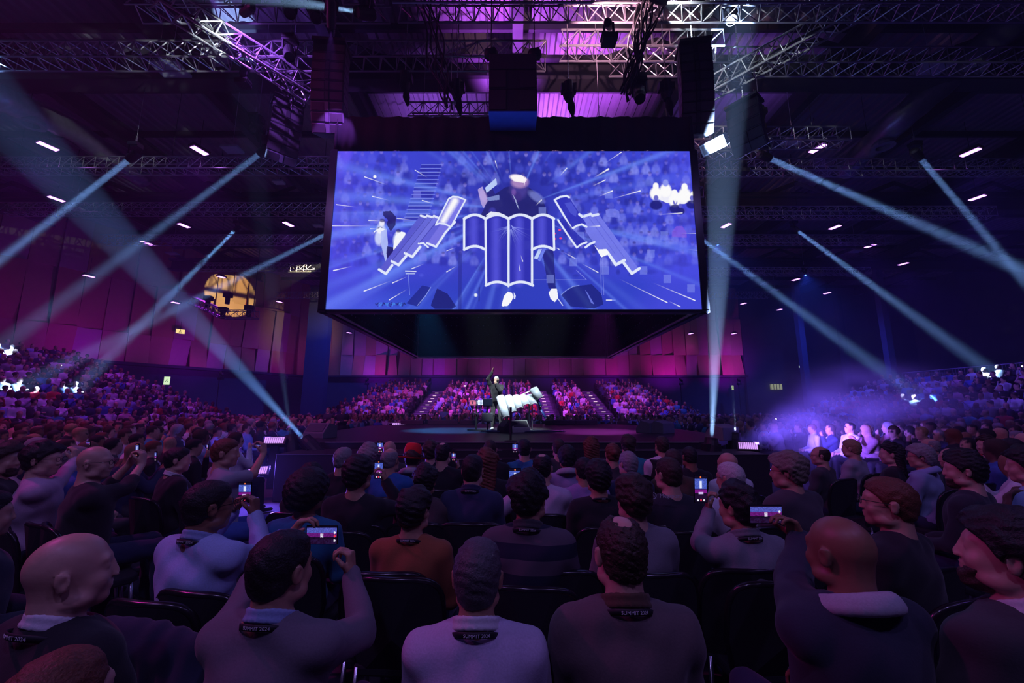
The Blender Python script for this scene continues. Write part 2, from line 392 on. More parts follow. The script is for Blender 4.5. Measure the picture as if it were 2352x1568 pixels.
def hair_field(J, P, h):
    H, M = J['H'], J['MH']; st = P.get('hair', 'short'); w = P.get('hw', 1.0)
    q = lambda x, y, z: H + M @ np.array([x, y, z], float)
    t = {'short': 0.009, 'buzz': 0.005, 'thick': 0.020, 'curly': 0.030, 'afro': 0.055, 'long': 0.020, 'ring': 0.010, 'bun': 0.012, 'wavy': 0.026, 'thin': 0.007}[st]
    e = 0.24 if st in ('long', 'afro') else 0.17
    F = Field(H - e - (np.array([0, 0, 0.25]) if st == 'long' else 0), H + e, h)
    F.ell(q(0, -0.016, 0.030 + t * 0.15), (0.0765 * w + t, 0.099 + t, 0.092 + t), M=M, k=0.005, lab=0)
    if st not in ('buzz', 'ring', 'thin'):
        F.ell(q(0.01, 0.02, 0.085), (0.055, 0.055, 0.024 + t * 0.4), M=M, k=0.03, lab=0)
        F.ell(q(0, -0.05, -0.035), (0.062 * w + t * 0.5, 0.048 + t, 0.05), M=M, k=0.03, lab=0)
    else: F.ell(q(0, -0.05, -0.035), (0.064 * w, 0.050 + t * 0.4, 0.045), M=M, k=0.03, lab=0)
    if st in ('thick', 'curly', 'afro', 'wavy', 'long'):
        r = random.Random(P.get('seed', 0))
        for i in range({'curly': 60, 'afro': 46, 'long': 8, 'wavy': 16, 'thick': 9}[st]):
            a = r.uniform(0, 6.28); b = r.uniform(-0.1, 1.4); d = np.array([math.cos(a) * math.cos(b) * 0.078, math.sin(a) * math.cos(b) * 0.095 - 0.012, math.sin(b) * 0.09 + 0.03])
            F.ell(q(*(d * (1 + t * 2.6))), ((0.013 + t * .4) if st in ('curly', 'afro') else (0.026 + t * 0.3),) * 3, k=0.014 if st in ('curly', 'afro') else 0.035, lab=0)
    F.wrinkle(0.0016 if st in ('short', 'buzz', 'ring', 'thin') else 0.0030, 80, P.get('seed', 0) + 3)
    # hairline: from the forehead over the ears to the nape
    sl = 0.92; hl = P.get('hl', 0.0)
    n = unit(M @ np.array([0, sl, -1.0])); pt = q(0, 0, 0.006 + hl)
    if st == 'long':
        X, Y, Z = F.coords(); d = ((X - pt[0]) * n[0] + (Y - pt[1]) * n[1] + (Z - pt[2]) * n[2]).astype(np.float32)
        F.v = np.maximum(F.v, d)
        for s in (-1, 0, 1): F.cap(q(s * 0.045, -0.06, 0.0), H + np.array(M @ [s * 0.06, -0.09, 0]) + [0, 0, -0.24], 0.05, 0.035, k=0.03, lab=0)
        F.wrinkle(0.003, 90, 5)
    else:
        X, Y, Z = F.coords(); a = M[:, 1]; b = M[:, 2]; yy = (X - H[0]) * a[0] + (Y - H[1]) * a[1] + (Z - H[2]) * a[2]; zz = (X - H[0]) * b[0] + (Y - H[1]) * b[1] + (Z - H[2]) * b[2]; e_ = M[:, 0]; xx = np.abs((X - H[0]) * e_[0] + (Y - H[1]) * e_[1] + (Z - H[2]) * e_[2])
        F.v = np.maximum(F.v, (np.where(yy > 0, .70 * yy - np.clip((xx - .05) / .02, 0, 1) * .038 * np.clip(1 - yy / .05, 0, 1), np.maximum(1.5 * yy, -.088) - np.clip((xx - .05) / .02, 0, 1) * .038 * np.clip(1 + yy / .03, 0, 1)) + .002 + hl - zz).astype(np.float32) * .8)
    if st == 'ring':
        F.ell(q(0, 0.0, 0.12), (0.075, 0.105, 0.06), M=M, k=0.015, neg=True)
        F.cut(unit(M @ np.array([0, 1, 0.25])), q(0, 0.02, 0.03))
    if st == 'thin':
        F.ell(q(0, -0.045, 0.128), (0.036, 0.050, 0.022), M=M, k=0.02, neg=True); F.ell(q(0.01, 0.03, 0.128), (0.018, 0.06, 0.016), M=M, k=0.02, neg=True); F.wrinkle(0.0028, 170, 8)
        for s in (-1, 1): F.ell(q(s * 0.045, 0.085, 0.095), (0.03, 0.045, 0.04), M=M, k=0.01, neg=True)
    if st == 'bun':
        F.ell(q(0, -0.13, 0.03), (0.035, 0.035, 0.035), k=0.015, lab=0)
    for s in (-1, 1): F.ell(q(s * 0.088 * w, -0.004, -0.008), (0.02, 0.026, 0.038), M=M, k=0.008, neg=True)
    return F

def crowd_mesh(P, h):
    """a whole small-in-view person as one continuous surface; per-vertex labels tell skin, hair and clothes apart"""
    J = joints(P); g = P.get('g', 1.0)
    F = Field((-0.5, -0.35, 0.0), (0.5, 0.65, 1.45 + (0.45 if P.get('stand') else 0)), h)
    put_torso(F, J, g, 0.012, SHIRT)
    for s in (-1, 1):
        put_arm(F, J, s, g, 0.010, SHIRT, 1.93); put_hand(F, J, s, fine=False)
        put_leg(F, J, s, g, 0.006, PANTS); put_shoe(F, J, s, 0)
    put_head(F, J, P, fine=False)
    H, M = J['H'], J['MH']; q = lambda x, y, z: H + M @ np.array([x, y, z], float)
    if P.get('hair') != 'bald':
        t = {'short': 0.004, 'thick': 0.016, 'long': 0.012}.get(P.get('hair'), 0.006)
        F.ell(q(0, -0.030, 0.040 + t * 0.5), (0.080 + t, 0.092 + t, 0.088 + t), M=M, k=0.006, lab=HAIR)
        F.ell(q(0, 0.03, 0.088), (0.055, 0.045, 0.030), M=M, k=0.01, lab=HAIR)
        if P.get('hair') == 'long': F.cap(q(0, -0.06, 0), q(0, -0.08, -0.16), 0.075, 0.06, k=0.02, lab=HAIR)
    if P.get('jacket'):
        F.ell(J['chest'] + J['T'] @ np.array([0, 0.085, 0.06]), (0.028, 0.05, 0.12), M=J['T'], k=0.004, lab=TRIM)
    return F.mesh()

SKINS = [(0.60, 0.34, 0.24), (0.66, 0.40, 0.30), (0.52, 0.29, 0.19), (0.30, 0.15, 0.09), (0.16, 0.08, 0.05), (0.62, 0.38, 0.27)]
HAIRS = {'black': (0.012, 0.010, 0.010), 'brown': (0.045, 0.025, 0.015), 'grey': (0.28, 0.27, 0.27), 'blond': (0.34, 0.22, 0.11), 'auburn': (0.16, 0.05, 0.025), 'white': (0.6, 0.58, 0.56)}
CLOTH = {'black': (0.012, 0.012, 0.016), 'navy': (0.02, 0.03, 0.08), 'white': (0.72, 0.72, 0.76), 'light blue': (0.30, 0.42, 0.68), 'grey': (0.20, 0.20, 0.22), 'charcoal': (0.05, 0.05, 0.055), 'pale grey': (0.45, 0.45, 0.50), 'red': (0.50, 0.03, 0.03), 'teal': (0.03, 0.28, 0.36), 'brown': (0.11, 0.06, 0.035), 'pink': (0.65, 0.35, 0.42), 'blue': (0.05, 0.12, 0.42)}
def person_cols(lab, skin, hair, shirt, pants, trim=(0.7, 0.7, 0.75), shoe=(0.03, 0.03, 0.03)):
    pal = np.array([skin, hair, shirt, pants, shoe, (0.03, 0.02, 0.02), trim]); return pal[lab]

SKM = {}
def skin_mat(c):
    k = 'skin_%d_%d_%d' % tuple(int(v * 100) for v in c)
    return mat(k, c, rough=0.42, var=0.10, scale=35, bump=0.15)
def hair_mat(n):
    return mat('hair_' + (n if isinstance(n, str) else 'tone_%d' % (n[0] * 1000)), HAIRS[n] if isinstance(n, str) else n, rough=0.55, var=0.5, scale=140, bump=0.5)
def cloth_mat(n, c=None, rough=0.9):
    return mat('cloth_' + n.replace(' ', '_') + ('_%d_%d_%d' % tuple(int(v * 255) for v in c) if c else ''), c or CLOTH[n], rough=rough, var=0.18, scale=160, bump=0.10, sheen=0.15)
def stripe_mat():
    m = mat('cloth_striped', CLOTH['navy'], rough=0.9); nt = m.node_tree; b = nt.nodes['Principled BSDF']
    tc = nt.nodes.new('ShaderNodeTexCoord'); sp = nt.nodes.new('ShaderNodeSeparateXYZ'); nt.links.new(tc.outputs['Object'], sp.inputs[0])
    ma = nt.nodes.new('ShaderNodeMath'); ma.operation = 'MULTIPLY'; ma.inputs[1].default_value = 7.5; nt.links.new(sp.outputs['Z'], ma.inputs[0])
    fr = nt.nodes.new('ShaderNodeMath'); fr.operation = 'FRACT'; nt.links.new(ma.outputs[0], fr.inputs[0])
    cr = nt.nodes.new('ShaderNodeValToRGB'); e = cr.color_ramp.elements; e[0].position = 0; e[0].color = (0.012, 0.016, 0.04, 1); e[1].position = 0.5; e[1].color = (0.11, 0.085, 0.11, 1); cr.color_ramp.interpolation = 'CONSTANT'
    nt.links.new(fr.outputs[0], cr.inputs[0]); nt.links.new(cr.outputs[0], b.inputs['Base Color']); return m

def glyph_mesh(txt, size, mat_=None):
    cu = bpy.data.curves.new('lettering', 'FONT'); cu.body = txt; cu.size = size; cu.align_x = 'CENTER'; cu.extrude = 0.0004
    o = bpy.data.objects.new('lettering', cu); C.objects.link(o); dg = bpy.context.evaluated_depsgraph_get()
    me = bpy.data.meshes.new_from_object(o.evaluated_get(dg)); bpy.data.objects.remove(o); return me
def lanyard(root, J, txt, rx, ry, zoff=0.0, mir=False):
    """a woven strap round the back of the neck with its lettering"""
    c = J['neck'] + [0, -0.012, -0.012 + zoff]; n = 28; vs = []; fs = []
    def pt(a, dz): return c + J['T'] @ np.array([rx * math.sin(a), -ry * math.cos(a), 0.018 * math.cos(a) - abs(math.sin(a / 2)) ** 3 * 0.09 + dz])
    A = [(-1 + 2 * i / n) * 2.3 for i in range(n + 1)]
    for a in A: vs += [pt(a, -0.010), pt(a, 0.010)]
    for i in range(n): fs.append((2 * i, 2 * i + 2, 2 * i + 3, 2 * i + 1))
    mb = MB(); mb.add(vs, fs); o = mb.build('lanyard', mat('lanyard_black', (0.012, 0.012, 0.016), rough=0.6), root, smooth=True)
    so = o.modifiers.new('thick', 'SOLIDIFY'); so.thickness = 0.003; so.offset = 0
    me = glyph_mesh(txt, 0.015); co = np.empty(len(me.vertices) * 3, np.float32); me.vertices.foreach_get('co', co); co = co.reshape(-1, 3)
    out = np.zeros_like(co); r = (rx + ry) / 2 + 0.003
    for i, (x, y, z) in enumerate(co):
        a = x / r + 0.1; p = pt(a, y - 0.005); q = (p - c); q[2] = 0; out[i] = p + unit(q) * (0.0035 + z)
    me.vertices.foreach_set('co', out.ravel()); me.update()
    add_obj('lettering', me, mat('lanyard_print', (0.75, 0.75, 0.8), rough=0.6), o)
def glasses(root, J, rim=0.0016):
    H, M = J['H'], J['MH']; q = lambda x, y, z: H + M @ np.array([x, y, z], float); mb = MB()
    for s in (-1, 1):
        mb.tube([q(s * (0.032 + 0.022 * math.cos(t)), 0.108, 0.004 + 0.018 * math.sin(t)) for t in [i * 2 * math.pi / 14 for i in range(15)]], rim, 5)
        mb.tube([q(s * 0.054, 0.108, 0.010), q(s * 0.078, 0.09, 0.012), q(s * 0.088, 0.0, 0.010), q(s * 0.088, -0.03, -0.010)], rim * 1.1, 5)
    mb.tube([q(-0.01, 0.110, 0.008), q(0, 0.113, 0.010), q(0.01, 0.110, 0.008)], rim, 5)
    mb.build('glasses', mat('black_plastic', (0.01, 0.01, 0.012), rough=0.25), root, smooth=True)

def hero(name, loc, rz, P, h, label, cat='person', group=None, scale=1.0):
    """a fully built person: one skin surface, with hair, clothing and worn things as children"""
    J = joints(P); g = P.get('g', 1.0); st = P.get('stand', False)
    top = J['H'][2] + 0.16; pts = np.array([J[k][s] for k in ('W', 'E', 'K', 'A') for s in (-1, 1)] + [J['H'], J['hip']])
    lo = pts.min(0) - 0.22; hi = pts.max(0) + 0.22; lo[2] = 0
    F = Field(lo, hi, h)
    put_head(F, J, P); put_torso(F, J, g, -0.014, SKIN)
    for s in (-1, 1):
        put_arm(F, J, s, g, -0.004, SKIN, 2.0); put_hand(F, J, s, fine=P.get('fine', True), curl=P.get('curl', {}).get(s, 0.9)); put_leg(F, J, s, g, -0.012, SKIN)
    if P.get('beard'): pass
    vs, q, _ = F.mesh()
    root = add_obj(name, np_mesh(name, vs, q), skin_mat(P.get('skin', SKINS[0])), loc=loc, rot=(0, 0, R(rz)))
    root.scale = (scale,) * 3
    tag(root, label, cat, group)
    if P.get('hair', 'short') != 'bald':
        vs, q, _ = hair_field(J, P, min(h, 0.008)).mesh()
        add_obj('hair', np_mesh('hair', vs, q), hair_mat(P.get('hc', 'brown')), root)
    if P.get('beard'):
        F = Field(J['H'] - 0.16, J['H'] + 0.16, min(h, 0.008)); H, M = J['H'], J['MH']; qq = lambda x, y, z: H + M @ np.array([x, y, z], float)
        F.ell(qq(0, 0.034, -0.040), (0.0645, 0.065, 0.089), M=M, k=0.01); F.ell(qq(0, 0.068, -0.1), (0.034, 0.032, 0.028), M=M, k=0.02)
        F.wrinkle(0.002, 80, 3); F.cut(unit(M @ np.array([0, 0.35, 1.0])), qq(0, 0.07, -0.052)); F.cut(unit(M @ np.array([0, -1, 0])), qq(0, 0.0, 0))
        vs, q, _ = F.mesh(); add_obj('beard', np_mesh('beard', vs, q), hair_mat((.07, .035, .028)), root)
    # top: shirt, jumper or jacket
    sl = P.get('sleeve', 1.94); t = P.get('loose', 0.012); hh = max(h, 0.009)
    F = Field(lo, hi, hh); put_torso(F, J, g, t, 0)
    for s in (-1, 1): put_arm(F, J, s, g, t, 0, sl)
    F.wrinkle(P.get('fold', 0.0035), 16, P.get('seed', 1))
    n = J['neck']; F.cut((0, 0, -1), J['hip'] - [0, 0, 0.06])
    F.cap(n + [0, 0.004, 0.085], n + [0, 0.02, 0.2], 0.075, 0.11, k=0.006, neg=True); F.cap(n + [0, 0.012, -0.02], n + [0, 0.03, 0.12], 0.068, 0.075, k=0.006, neg=True)
    vs, q, _ = F.mesh()
    sm = stripe_mat() if P.get('shirt') == 'striped' else cloth_mat(P.get('shirt', 'grey'), P.get('shirt_c'))
    top_o = add_obj(P.get('top', 'shirt'), np_mesh('top', vs, q), sm, root)
    if P.get('vest'):
        F = Field(lo, hi, hh); put_torso(F, J, g, t + 0.02, 0); F.wrinkle(0.004, 40, 2); F.cut((0, 0, -1), J['hip'] - [0, 0, 0.04]); F.cut((0, 0, 1), n + [0, 0, -0.015])
        for s in (-1, 1): F.ell(J['S'][s] + [s * 0.05, 0, -0.02], (0.07, 0.12, 0.11), k=0.01, neg=True)
        vs, q, _ = F.mesh(); add_obj('vest', np_mesh('vest', vs, q), cloth_mat(P['vest']), root)
    if P.get('collar'):
        F = Field(n - 0.2, n + 0.16, min(h, 0.007)); cw = 0.074 if P['collar'] != 'hood' else 0.105; cz = 0.016
        for i in range(24):
            a = i * 2 * math.pi / 24; b = a + 2 * math.pi / 24
            f = lambda a: n + J['T'] @ np.array([cw * math.sin(a), -cw * 0.92 * math.cos(a), cz + 0.014 * math.cos(a) - 0.02 * (1 - math.cos(a))])
            if P['collar'] == 'hood': F.cap(f(a) + [0, -0.006, 0.0], f(b) + [0, -0.006, 0.0], 0.016 + 0.008 * max(math.cos(a), 0), k=0.02); F.cap(f(a) * 1 + unit(f(a) - n) * .022 + [0, 0, -0.022], f(b) + unit(f(b) - n) * .022 + [0, 0, -0.022], 0.014, k=0.02)
            else: F.cap(f(a), f(b), 0.0085, k=0.006); F.cap(f(a) + [0, 0, 0.016], f(b) + [0, 0, 0.016], 0.007, k=0.01); F.cap(f(a) * 1 + unit(f(a) - n) * 0.008 + [0, 0, -0.014], f(b) + unit(f(b) - n) * 0.008 + [0, 0, -0.014], 0.007, k=0.01)
        vs, q, _ = F.mesh(); add_obj('collar' if P['collar'] != 'hood' else 'hood', np_mesh('collar', vs, q), cloth_mat(P.get('collar_c', P.get('shirt', 'grey'))), root)
    F = Field((-0.35, -0.3, 0), (0.35, 0.7, 1.1 if st else 0.75), 0.014)
    F.ell(J['hip'] + [0, -0.01, 0], (0.165 * g + .008, 0.128 * g + .008, 0.115), k=0.05)
    for s in (-1, 1): put_leg(F, J, s, g, 0.008, 0)
    F.wrinkle(0.002, 30, 4); F.cut((0, 0, -1), (0, 0, 0.07))
    vs, q, _ = F.mesh(); add_obj('trousers', np_mesh('trousers', vs, q), cloth_mat(P.get('pants', 'navy')), root)
    for s in (-1, 1):
        F = Field(J['A'][s] - 0.14, J['A'][s] + [0.12, 0.24, 0.08], 0.010); put_shoe(F, J, s, 0, 0); F.cut((0, 0, -1), (0, 0, 0.0))
        vs, q, _ = F.mesh(); add_obj('shoe', np_mesh('shoe', vs, q), cloth_mat('shoe_' + P.get('shoe', 'black'), CLOTH[P.get('shoe', 'black')], 0.5), root)
    if P.get('lan'): lanyard(root, J, P['lan'], 0.088 + P.get('lr', 0) , 0.082 + P.get('lr', 0), P.get('lz', 0.0))
    if P.get('glasses'): glasses(root, J)
    return root, J
# ---------------------------------------------------------------- the picture running on the LED screens
CUBE_Y0, CUBE_W = 8.80, 8.85; CUBE_Y1 = CUBE_Y0 + CUBE_W; CUBE_X = 0.04
CUBE_ZB = at(1180, 710, CUBE_Y0).z; CUBE_ZT = at(1180, 347, CUBE_Y0).z
def srgb(c): 
    c = np.array(c, float) / 255.0
    return np.where(c <= 0.04045, c / 12.92, ((c + 0.055) / 1.055) ** 2.4)
class Canvas:
    """paints into an array of texels that knows where each texel lies on the screen"""
    def __init__(s, X, Y, base): s.X = X; s.Y = Y; s.c = np.zeros(X.shape + (3,)) + srgb(base)
    def win(s, x0, y0, x1, y1):
        m = (s.X[0] >= x0 - 0) & (s.X[-1] <= 1e9)
        r = np.where((s.Y[:, 0] >= y0) & (s.Y[:, 0] <= y1))[0]; c = np.where((np.maximum(s.X[0], s.X[-1]) >= x0) & (np.minimum(s.X[0], s.X[-1]) <= x1))[0]
        if len(r) == 0 or len(c) == 0: return None
        return slice(r[0], r[-1] + 1), slice(c[0], c[-1] + 1)
    def mix(s, w, a, col, add=False):
        a = np.clip(a, 0, 1)[..., None]; q = s.c[w]
        s.c[w] = q + a * srgb(col) if add else q * (1 - a) + srgb(col) * a
    def poly(s, P, col, alpha=1.0, add=False):
        P = [(float(x), float(y)) for x, y in P]; xs = [p[0] for p in P]; ys = [p[1] for p in P]
        w = s.win(min(xs) - 2, min(ys) - 2, max(xs) + 2, max(ys) + 2)
        if w is None: return
        X, Y = s.X[w], s.Y[w]; ins = np.zeros(X.shape, bool)
        for i in range(len(P)):
            (x1, y1), (x2, y2) = P[i], P[i - 1]
            if y1 == y2: continue
            ins ^= ((y1 > Y) != (y2 > Y)) & (X < (x2 - x1) * (Y - y1) / (y2 - y1) + x1)
        s.mix(w, ins * alpha, col, add)
    def line(s, p, q, w0, w1=None, col=(255, 255, 255), alpha=1.0, add=False, soft=0.7, fade=False):
        w1 = w0 if w1 is None else w1; p = np.array(p, float); q = np.array(q, float); m = max(w0, w1) + 2
        w = s.win(min(p[0], q[0]) - m, min(p[1], q[1]) - m, max(p[0], q[0]) + m, max(p[1], q[1]) + m)
        if w is None: return
        X, Y = s.X[w], s.Y[w]; d = q - p; L = max(d @ d, 1e-9)
        t = np.clip(((X - p[0]) * d[0] + (Y - p[1]) * d[1]) / L, 0, 1)
        r = np.hypot(X - p[0] - t * d[0], Y - p[1] - t * d[1]); ww = (w0 + (w1 - w0) * t) / 2
        a = np.clip((ww - r) / soft + 0.5, 0, 1) * alpha
        if fade: a = a * (1 - t)
        s.mix(w, a, col, add)
    def ell(s, c, rx, ry, col, alpha=1.0, add=False, soft=0.25, rot=0.0):
        m = max(rx, ry) * 1.6; w = s.win(c[0] - m, c[1] - m, c[0] + m, c[1] + m)
        if w is None: return
        X, Y = s.X[w] - c[0], s.Y[w] - c[1]; a = R(rot); X, Y = X * math.cos(a) + Y * math.sin(a), -X * math.sin(a) + Y * math.cos(a)
        r = np.sqrt((X / rx) ** 2 + (Y / ry) ** 2); s.mix(w, np.clip((1 - r) / soft + 0.5, 0, 1) * alpha, col, add)
    def strip(s, P, w, col, alpha=1.0):
        for a, b in zip(P[:-1], P[1:]): s.line(a, b, w, w, col, alpha)
    def blur(s, n=1):
        for _ in range(n):
            for ax in (0, 1): s.c = (np.roll(s.c, 1, ax) + 2 * s.c + np.roll(s.c, -1, ax)) / 4
def ZA(x, y): return (730 + x / 4.127, 340 + y / 4.127)
def ZB(x, y): return (1180 + x / 4.127, 340 + y / 4.127)

def paint_show(cv):
    r = random.Random(5); X, Y = cv.X, cv.Y
    # blurred stands of people
    cv.c *= (0.72 + 0.35 * np.clip(np.abs(X - 1190) / 380, 0, 1))[..., None]
    for row in range(11):
        y = 352 + row * 23
        for i in range(44):
            x = 735 + i * 20.5 + r.uniform(-7, 7) + (row % 2) * 10; yy = y + r.uniform(-6, 6)
            if 940 - row * 4 < x < 1015 - row * 4 and row < 9: continue
            if 1090 < x < 1290 and 2 < row: 
                if r.random() < .8: continue
            b = r.choice([(120, 130, 240), (80, 90, 225), (42, 46, 170), (34, 38, 150), (140, 148, 245), (38, 44, 160)]); a = r.uniform(0.2, 0.6)
            cv.ell((x, yy + 15), 8.5, 11, b, a, soft=0.5); cv.ell((x - 6, yy + 20), 5, 7, b, a * .7, soft=.6)
            cv.ell((x + 6, yy + 20), 5, 7, b, a * .7, soft=.6)
            cv.ell((x, yy), 3.8, 5, r.choice([(150, 140, 235), (120, 115, 225), (90, 85, 200)]), a, soft=0.5); cv.ell((x, yy - 3.4), 3.8, 2.6, (35, 35, 130), a, soft=0.6)
    for i in range(150):
        x = r.uniform(740, 1620); y = r.uniform(350, 640); cv.ell((x, y), r.uniform(4, 16), r.uniform(3, 12), r.choice([(24, 28, 125), (24, 28, 125), (96, 108, 240), (30, 36, 150)]), r.uniform(.15, .5), soft=.8)
    cv.blur(1)
    # stairs of the filmed stand
    for k in range(17):
        y = 378 + k * 8.6; cv.poly([(968 - k * 2.6, y), (1014 - k * 2.4, y), (1012 - k * 2.4, y + 6.5), (966 - k * 2.6, y + 6.5)], (38, 42, 160), .75)
        cv.line((968 - k * 2.8, y), (1016 - k * 2.2, y), 1.3, col=(150, 165, 245), alpha=.8)
    # dark band over the stage floor and the blue floor glow
    w = (slice(None), slice(None)); cv.mix(w, np.clip((Y - 625) / 30, 0, 1) * .55, (38, 62, 190)); cv.mix(w, np.clip((Y - 660) / 60, 0, 1) * .45 * np.clip(1 - np.abs(X - 850) / 260, 0, 1), (60, 120, 235))
    cv.mix(w, np.clip(1 - np.hypot((X - 1180) / 120, (Y - 470) / 130), 0, 1) * .8, (28, 32, 130))
    # rays from the middle
    th = np.arctan2(Y - 480, X - 1180); rr = np.hypot(X - 1180, Y - 480)
    ray_ = np.zeros_like(X)
    for i in range(46):
        a0 = r.uniform(-math.pi, math.pi); d = np.abs((th - a0 + math.pi) % (2 * math.pi) - math.pi); sg = r.uniform(.006, .035)
        ray_ += r.uniform(.08, .38) * np.exp(-(d / sg) ** 2) * np.clip((rr - r.uniform(20, 120)) / 60, 0, 1)
    cv.mix(w, np.clip(ray_ * 1.25, 0, .75), (110, 145, 255)); cv.mix(w, np.clip((rr - 330) / 200, 0, .35), (84, 80, 236))
    # loudspeakers, cables and stands on the filmed stage
    cv.poly([ZA(840, 1470), ZA(990, 1300), ZA(1070, 1320), ZA(960, 1490), ZA(940, 1500)], (26, 40, 140), .9)
    cv.strip([ZA(1070, 1320), ZA(1020, 1400), ZA(945, 1490)], 1.6, (150, 170, 245), .8)
    cv.poly([ZA(1070, 1490), ZA(1130, 1330), ZA(1230, 1380), ZA(1310, 1500), ZA(1270, 1525), ZA(1110, 1525)], (20, 26, 105), .85)
    cv.poly([ZB(450, 1390), ZB(560, 1310), ZB(740, 1290), ZB(830, 1380), ZB(850, 1480), ZB(760, 1520), ZB(540, 1500)], (24, 32, 120), .85)
    cv.strip([ZB(450, 1390), ZB(500, 1345), ZB(560, 1312), ZB(620, 1300)], 1.3, (160, 180, 250), .9); cv.poly([ZB(675, 1340), ZB(700, 1370), ZB(765, 1480), ZB(735, 1470)], (110, 125, 235), .8)
    for i in range(9): cv.strip([ZA(560 + i * 32 + 14 * math.sin(j), 1490 - 30 * abs(math.sin(j * .9 + i)) + j * 2) for j in range(8)], 1.1, (70, 150, 235) if i % 2 else (20, 30, 90), .8)
    cv.line(ZA(858, 1200), ZA(870, 1390), 1.2, col=(130, 150, 240)); cv.line(ZA(830, 1165), ZA(930, 1168), 2.2, col=(235, 240, 255)); cv.line(ZA(835, 1190), ZA(920, 1190), 1.6, col=(200, 215, 250))
    cv.line(ZA(1530, 1320), ZA(1528, 1450), 2, col=(30, 34, 110)); cv.ell(ZA(1497, 1392), 3.5, 3.8, (240, 250, 255), .9, soft=.8); cv.line(ZA(1350, 1000), ZA(1345, 1520), 8, col=(34, 40, 140), alpha=.6)
    for x in (820, 842): cv.line(ZB(x, 1040), ZB(x + 12, 1390), 1.4, col=(130, 140, 235), alpha=.8)
    cv.line(ZB(190, 1247), ZB(690, 1247), .9, col=(140, 150, 240), alpha=.7); cv.line(ZB(595, 1157), ZB(690, 1247), 1.0, col=(160, 170, 245), alpha=.8)
    cv.line(ZB(878, 1440), ZB(930, 1440), 2.0, col=(255, 255, 255)); cv.line(ZB(935, 1440), ZB(962, 1440), 2.0, col=(130, 150, 245))
    for x, y in ((435, 775), (385, 810), (388, 860), (445, 855)): cv.ell(ZB(x, y), 3, 2.2, (255, 70, 120), .9, soft=.6)
    # the filmed player: trousers, jacket, head, arms, shoes
    cv.poly([ZB(270, 960), ZB(375, 960), ZB(400, 1330), ZB(330, 1330), ZB(290, 1100)], (26, 28, 110), .8)
    cv.poly([(1128, 452), (1160, 430), (1185, 425), (1215, 430), (1245, 455), (1262, 500), (1100, 500)], (30, 32, 105), .85)
    cv.poly([(1108, 440), (1124, 420), (1150, 470), (1138, 510), (1118, 500)], (36, 36, 115), .8)
    cv.ell((1192, 432), 20, 24, (70, 60, 150), .9, soft=.5); cv.ell((1194, 418), 19, 13, (190, 150, 205), .75, soft=.5); cv.ell((1190, 409), 19, 8, (250, 238, 250), .95, soft=.4, rot=12)
    cv.poly([(1172, 404), (1198, 402), (1210, 412), (1205, 420), (1180, 416)], (255, 250, 250), .8); cv.line((1207, 408), (1204, 425), 2.2, 1, (255, 240, 255))
    cv.ell((1187, 452), 11, 12, (60, 45, 130), .8, soft=.5); cv.ell((1180, 441), 5, 7, (130, 90, 180), .6, soft=.8)
    cv.ell((1232, 452), 20, 9, (130, 140, 225), .6, soft=.6, rot=35); cv.ell((1110, 450), 8, 14, (180, 150, 220), .7, soft=.5, rot=-20)
    cv.poly([ZA(1583, 375), ZA(1690, 283), ZA(1700, 345), ZA(1600, 425)], (185, 205, 250)); cv.poly([ZA(1515, 390), ZA(1560, 362), ZA(1612, 500), ZA(1570, 570), ZA(1545, 520)], (190, 170, 230), .75); cv.poly([ZA(1600, 470), ZA(1720, 440), ZA(1720, 490), ZA(1620, 500)], (150, 170, 240), .6)
    for k in range(4): cv.line(ZB(-10 + k * 12, 440 + k * 30), ZB(25 + k * 8, 500 + k * 26), 1.1, col=(200, 215, 255), alpha=.7)
    cv.poly([ZA(1740, 1490), ZA(1765, 1400), ZA(1800, 1360), ZA(1840, 1370), ZA(1857, 1410), ZA(1830, 1460), ZA(1800, 1495), ZA(1750, 1500)], (250, 250, 255)); cv.poly([ZB(0, 1365), ZB(18, 1395), ZB(16, 1425), ZB(0, 1430)], (225, 230, 255))
    cv.poly([ZB(330, 1370), ZB(360, 1330), ZB(410, 1330), ZB(422, 1420), ZB(390, 1460), ZB(350, 1430)], (250, 250, 255), .95); cv.line(ZB(422, 1430), ZB(465, 1490), 1.8, col=(230, 235, 255))
    cv.poly([ZB(190, 1045), ZB(235, 955), ZB(270, 955), ZB(225, 1055)], (190, 210, 250)); cv.poly([ZB(228, 1060), ZB(275, 955), ZB(305, 955), ZB(250, 1075)], (110, 130, 240))
    # the brightly lit people
    for x, y, s in ((875, 512, 1), (870, 530, .9), (912, 536, .9)):
        cv.ell((x, y + 18 * s), 10 * s, 18 * s, (205, 215, 255), .9, soft=.5); cv.ell((x + 2, y), 6 * s, 7 * s, (240, 240, 255), .9, soft=.5); cv.ell((x + 3, y - 6), 6 * s, 4 * s, (30, 30, 110), .8, soft=.5)
    cv.poly([ZA(600, 780), ZA(650, 760), ZA(665, 900), ZA(650, 1080), ZA(640, 1080), ZA(600, 920)], (175, 190, 250), .9); cv.poly([ZA(735, 830), ZA(790, 790), ZA(830, 800), ZA(830, 850), ZA(720, 970), ZA(712, 950)], (245, 248, 255)); cv.poly([ZA(530, 790), ZA(590, 750), ZA(640, 770), ZA(600, 790), ZA(560, 780), ZA(528, 805)], (240, 244, 255))
    cv.poly([ZA(620, 600), ZA(690, 595), ZA(740, 650), ZA(735, 730), ZA(690, 790), ZA(650, 720), ZA(665, 680), ZA(620, 640)], (22, 24, 95), .9); cv.poly([ZA(655, 930), ZA(715, 940), ZA(715, 1000), ZA(660, 1060), ZA(650, 1000)], (18, 20, 85), .9)
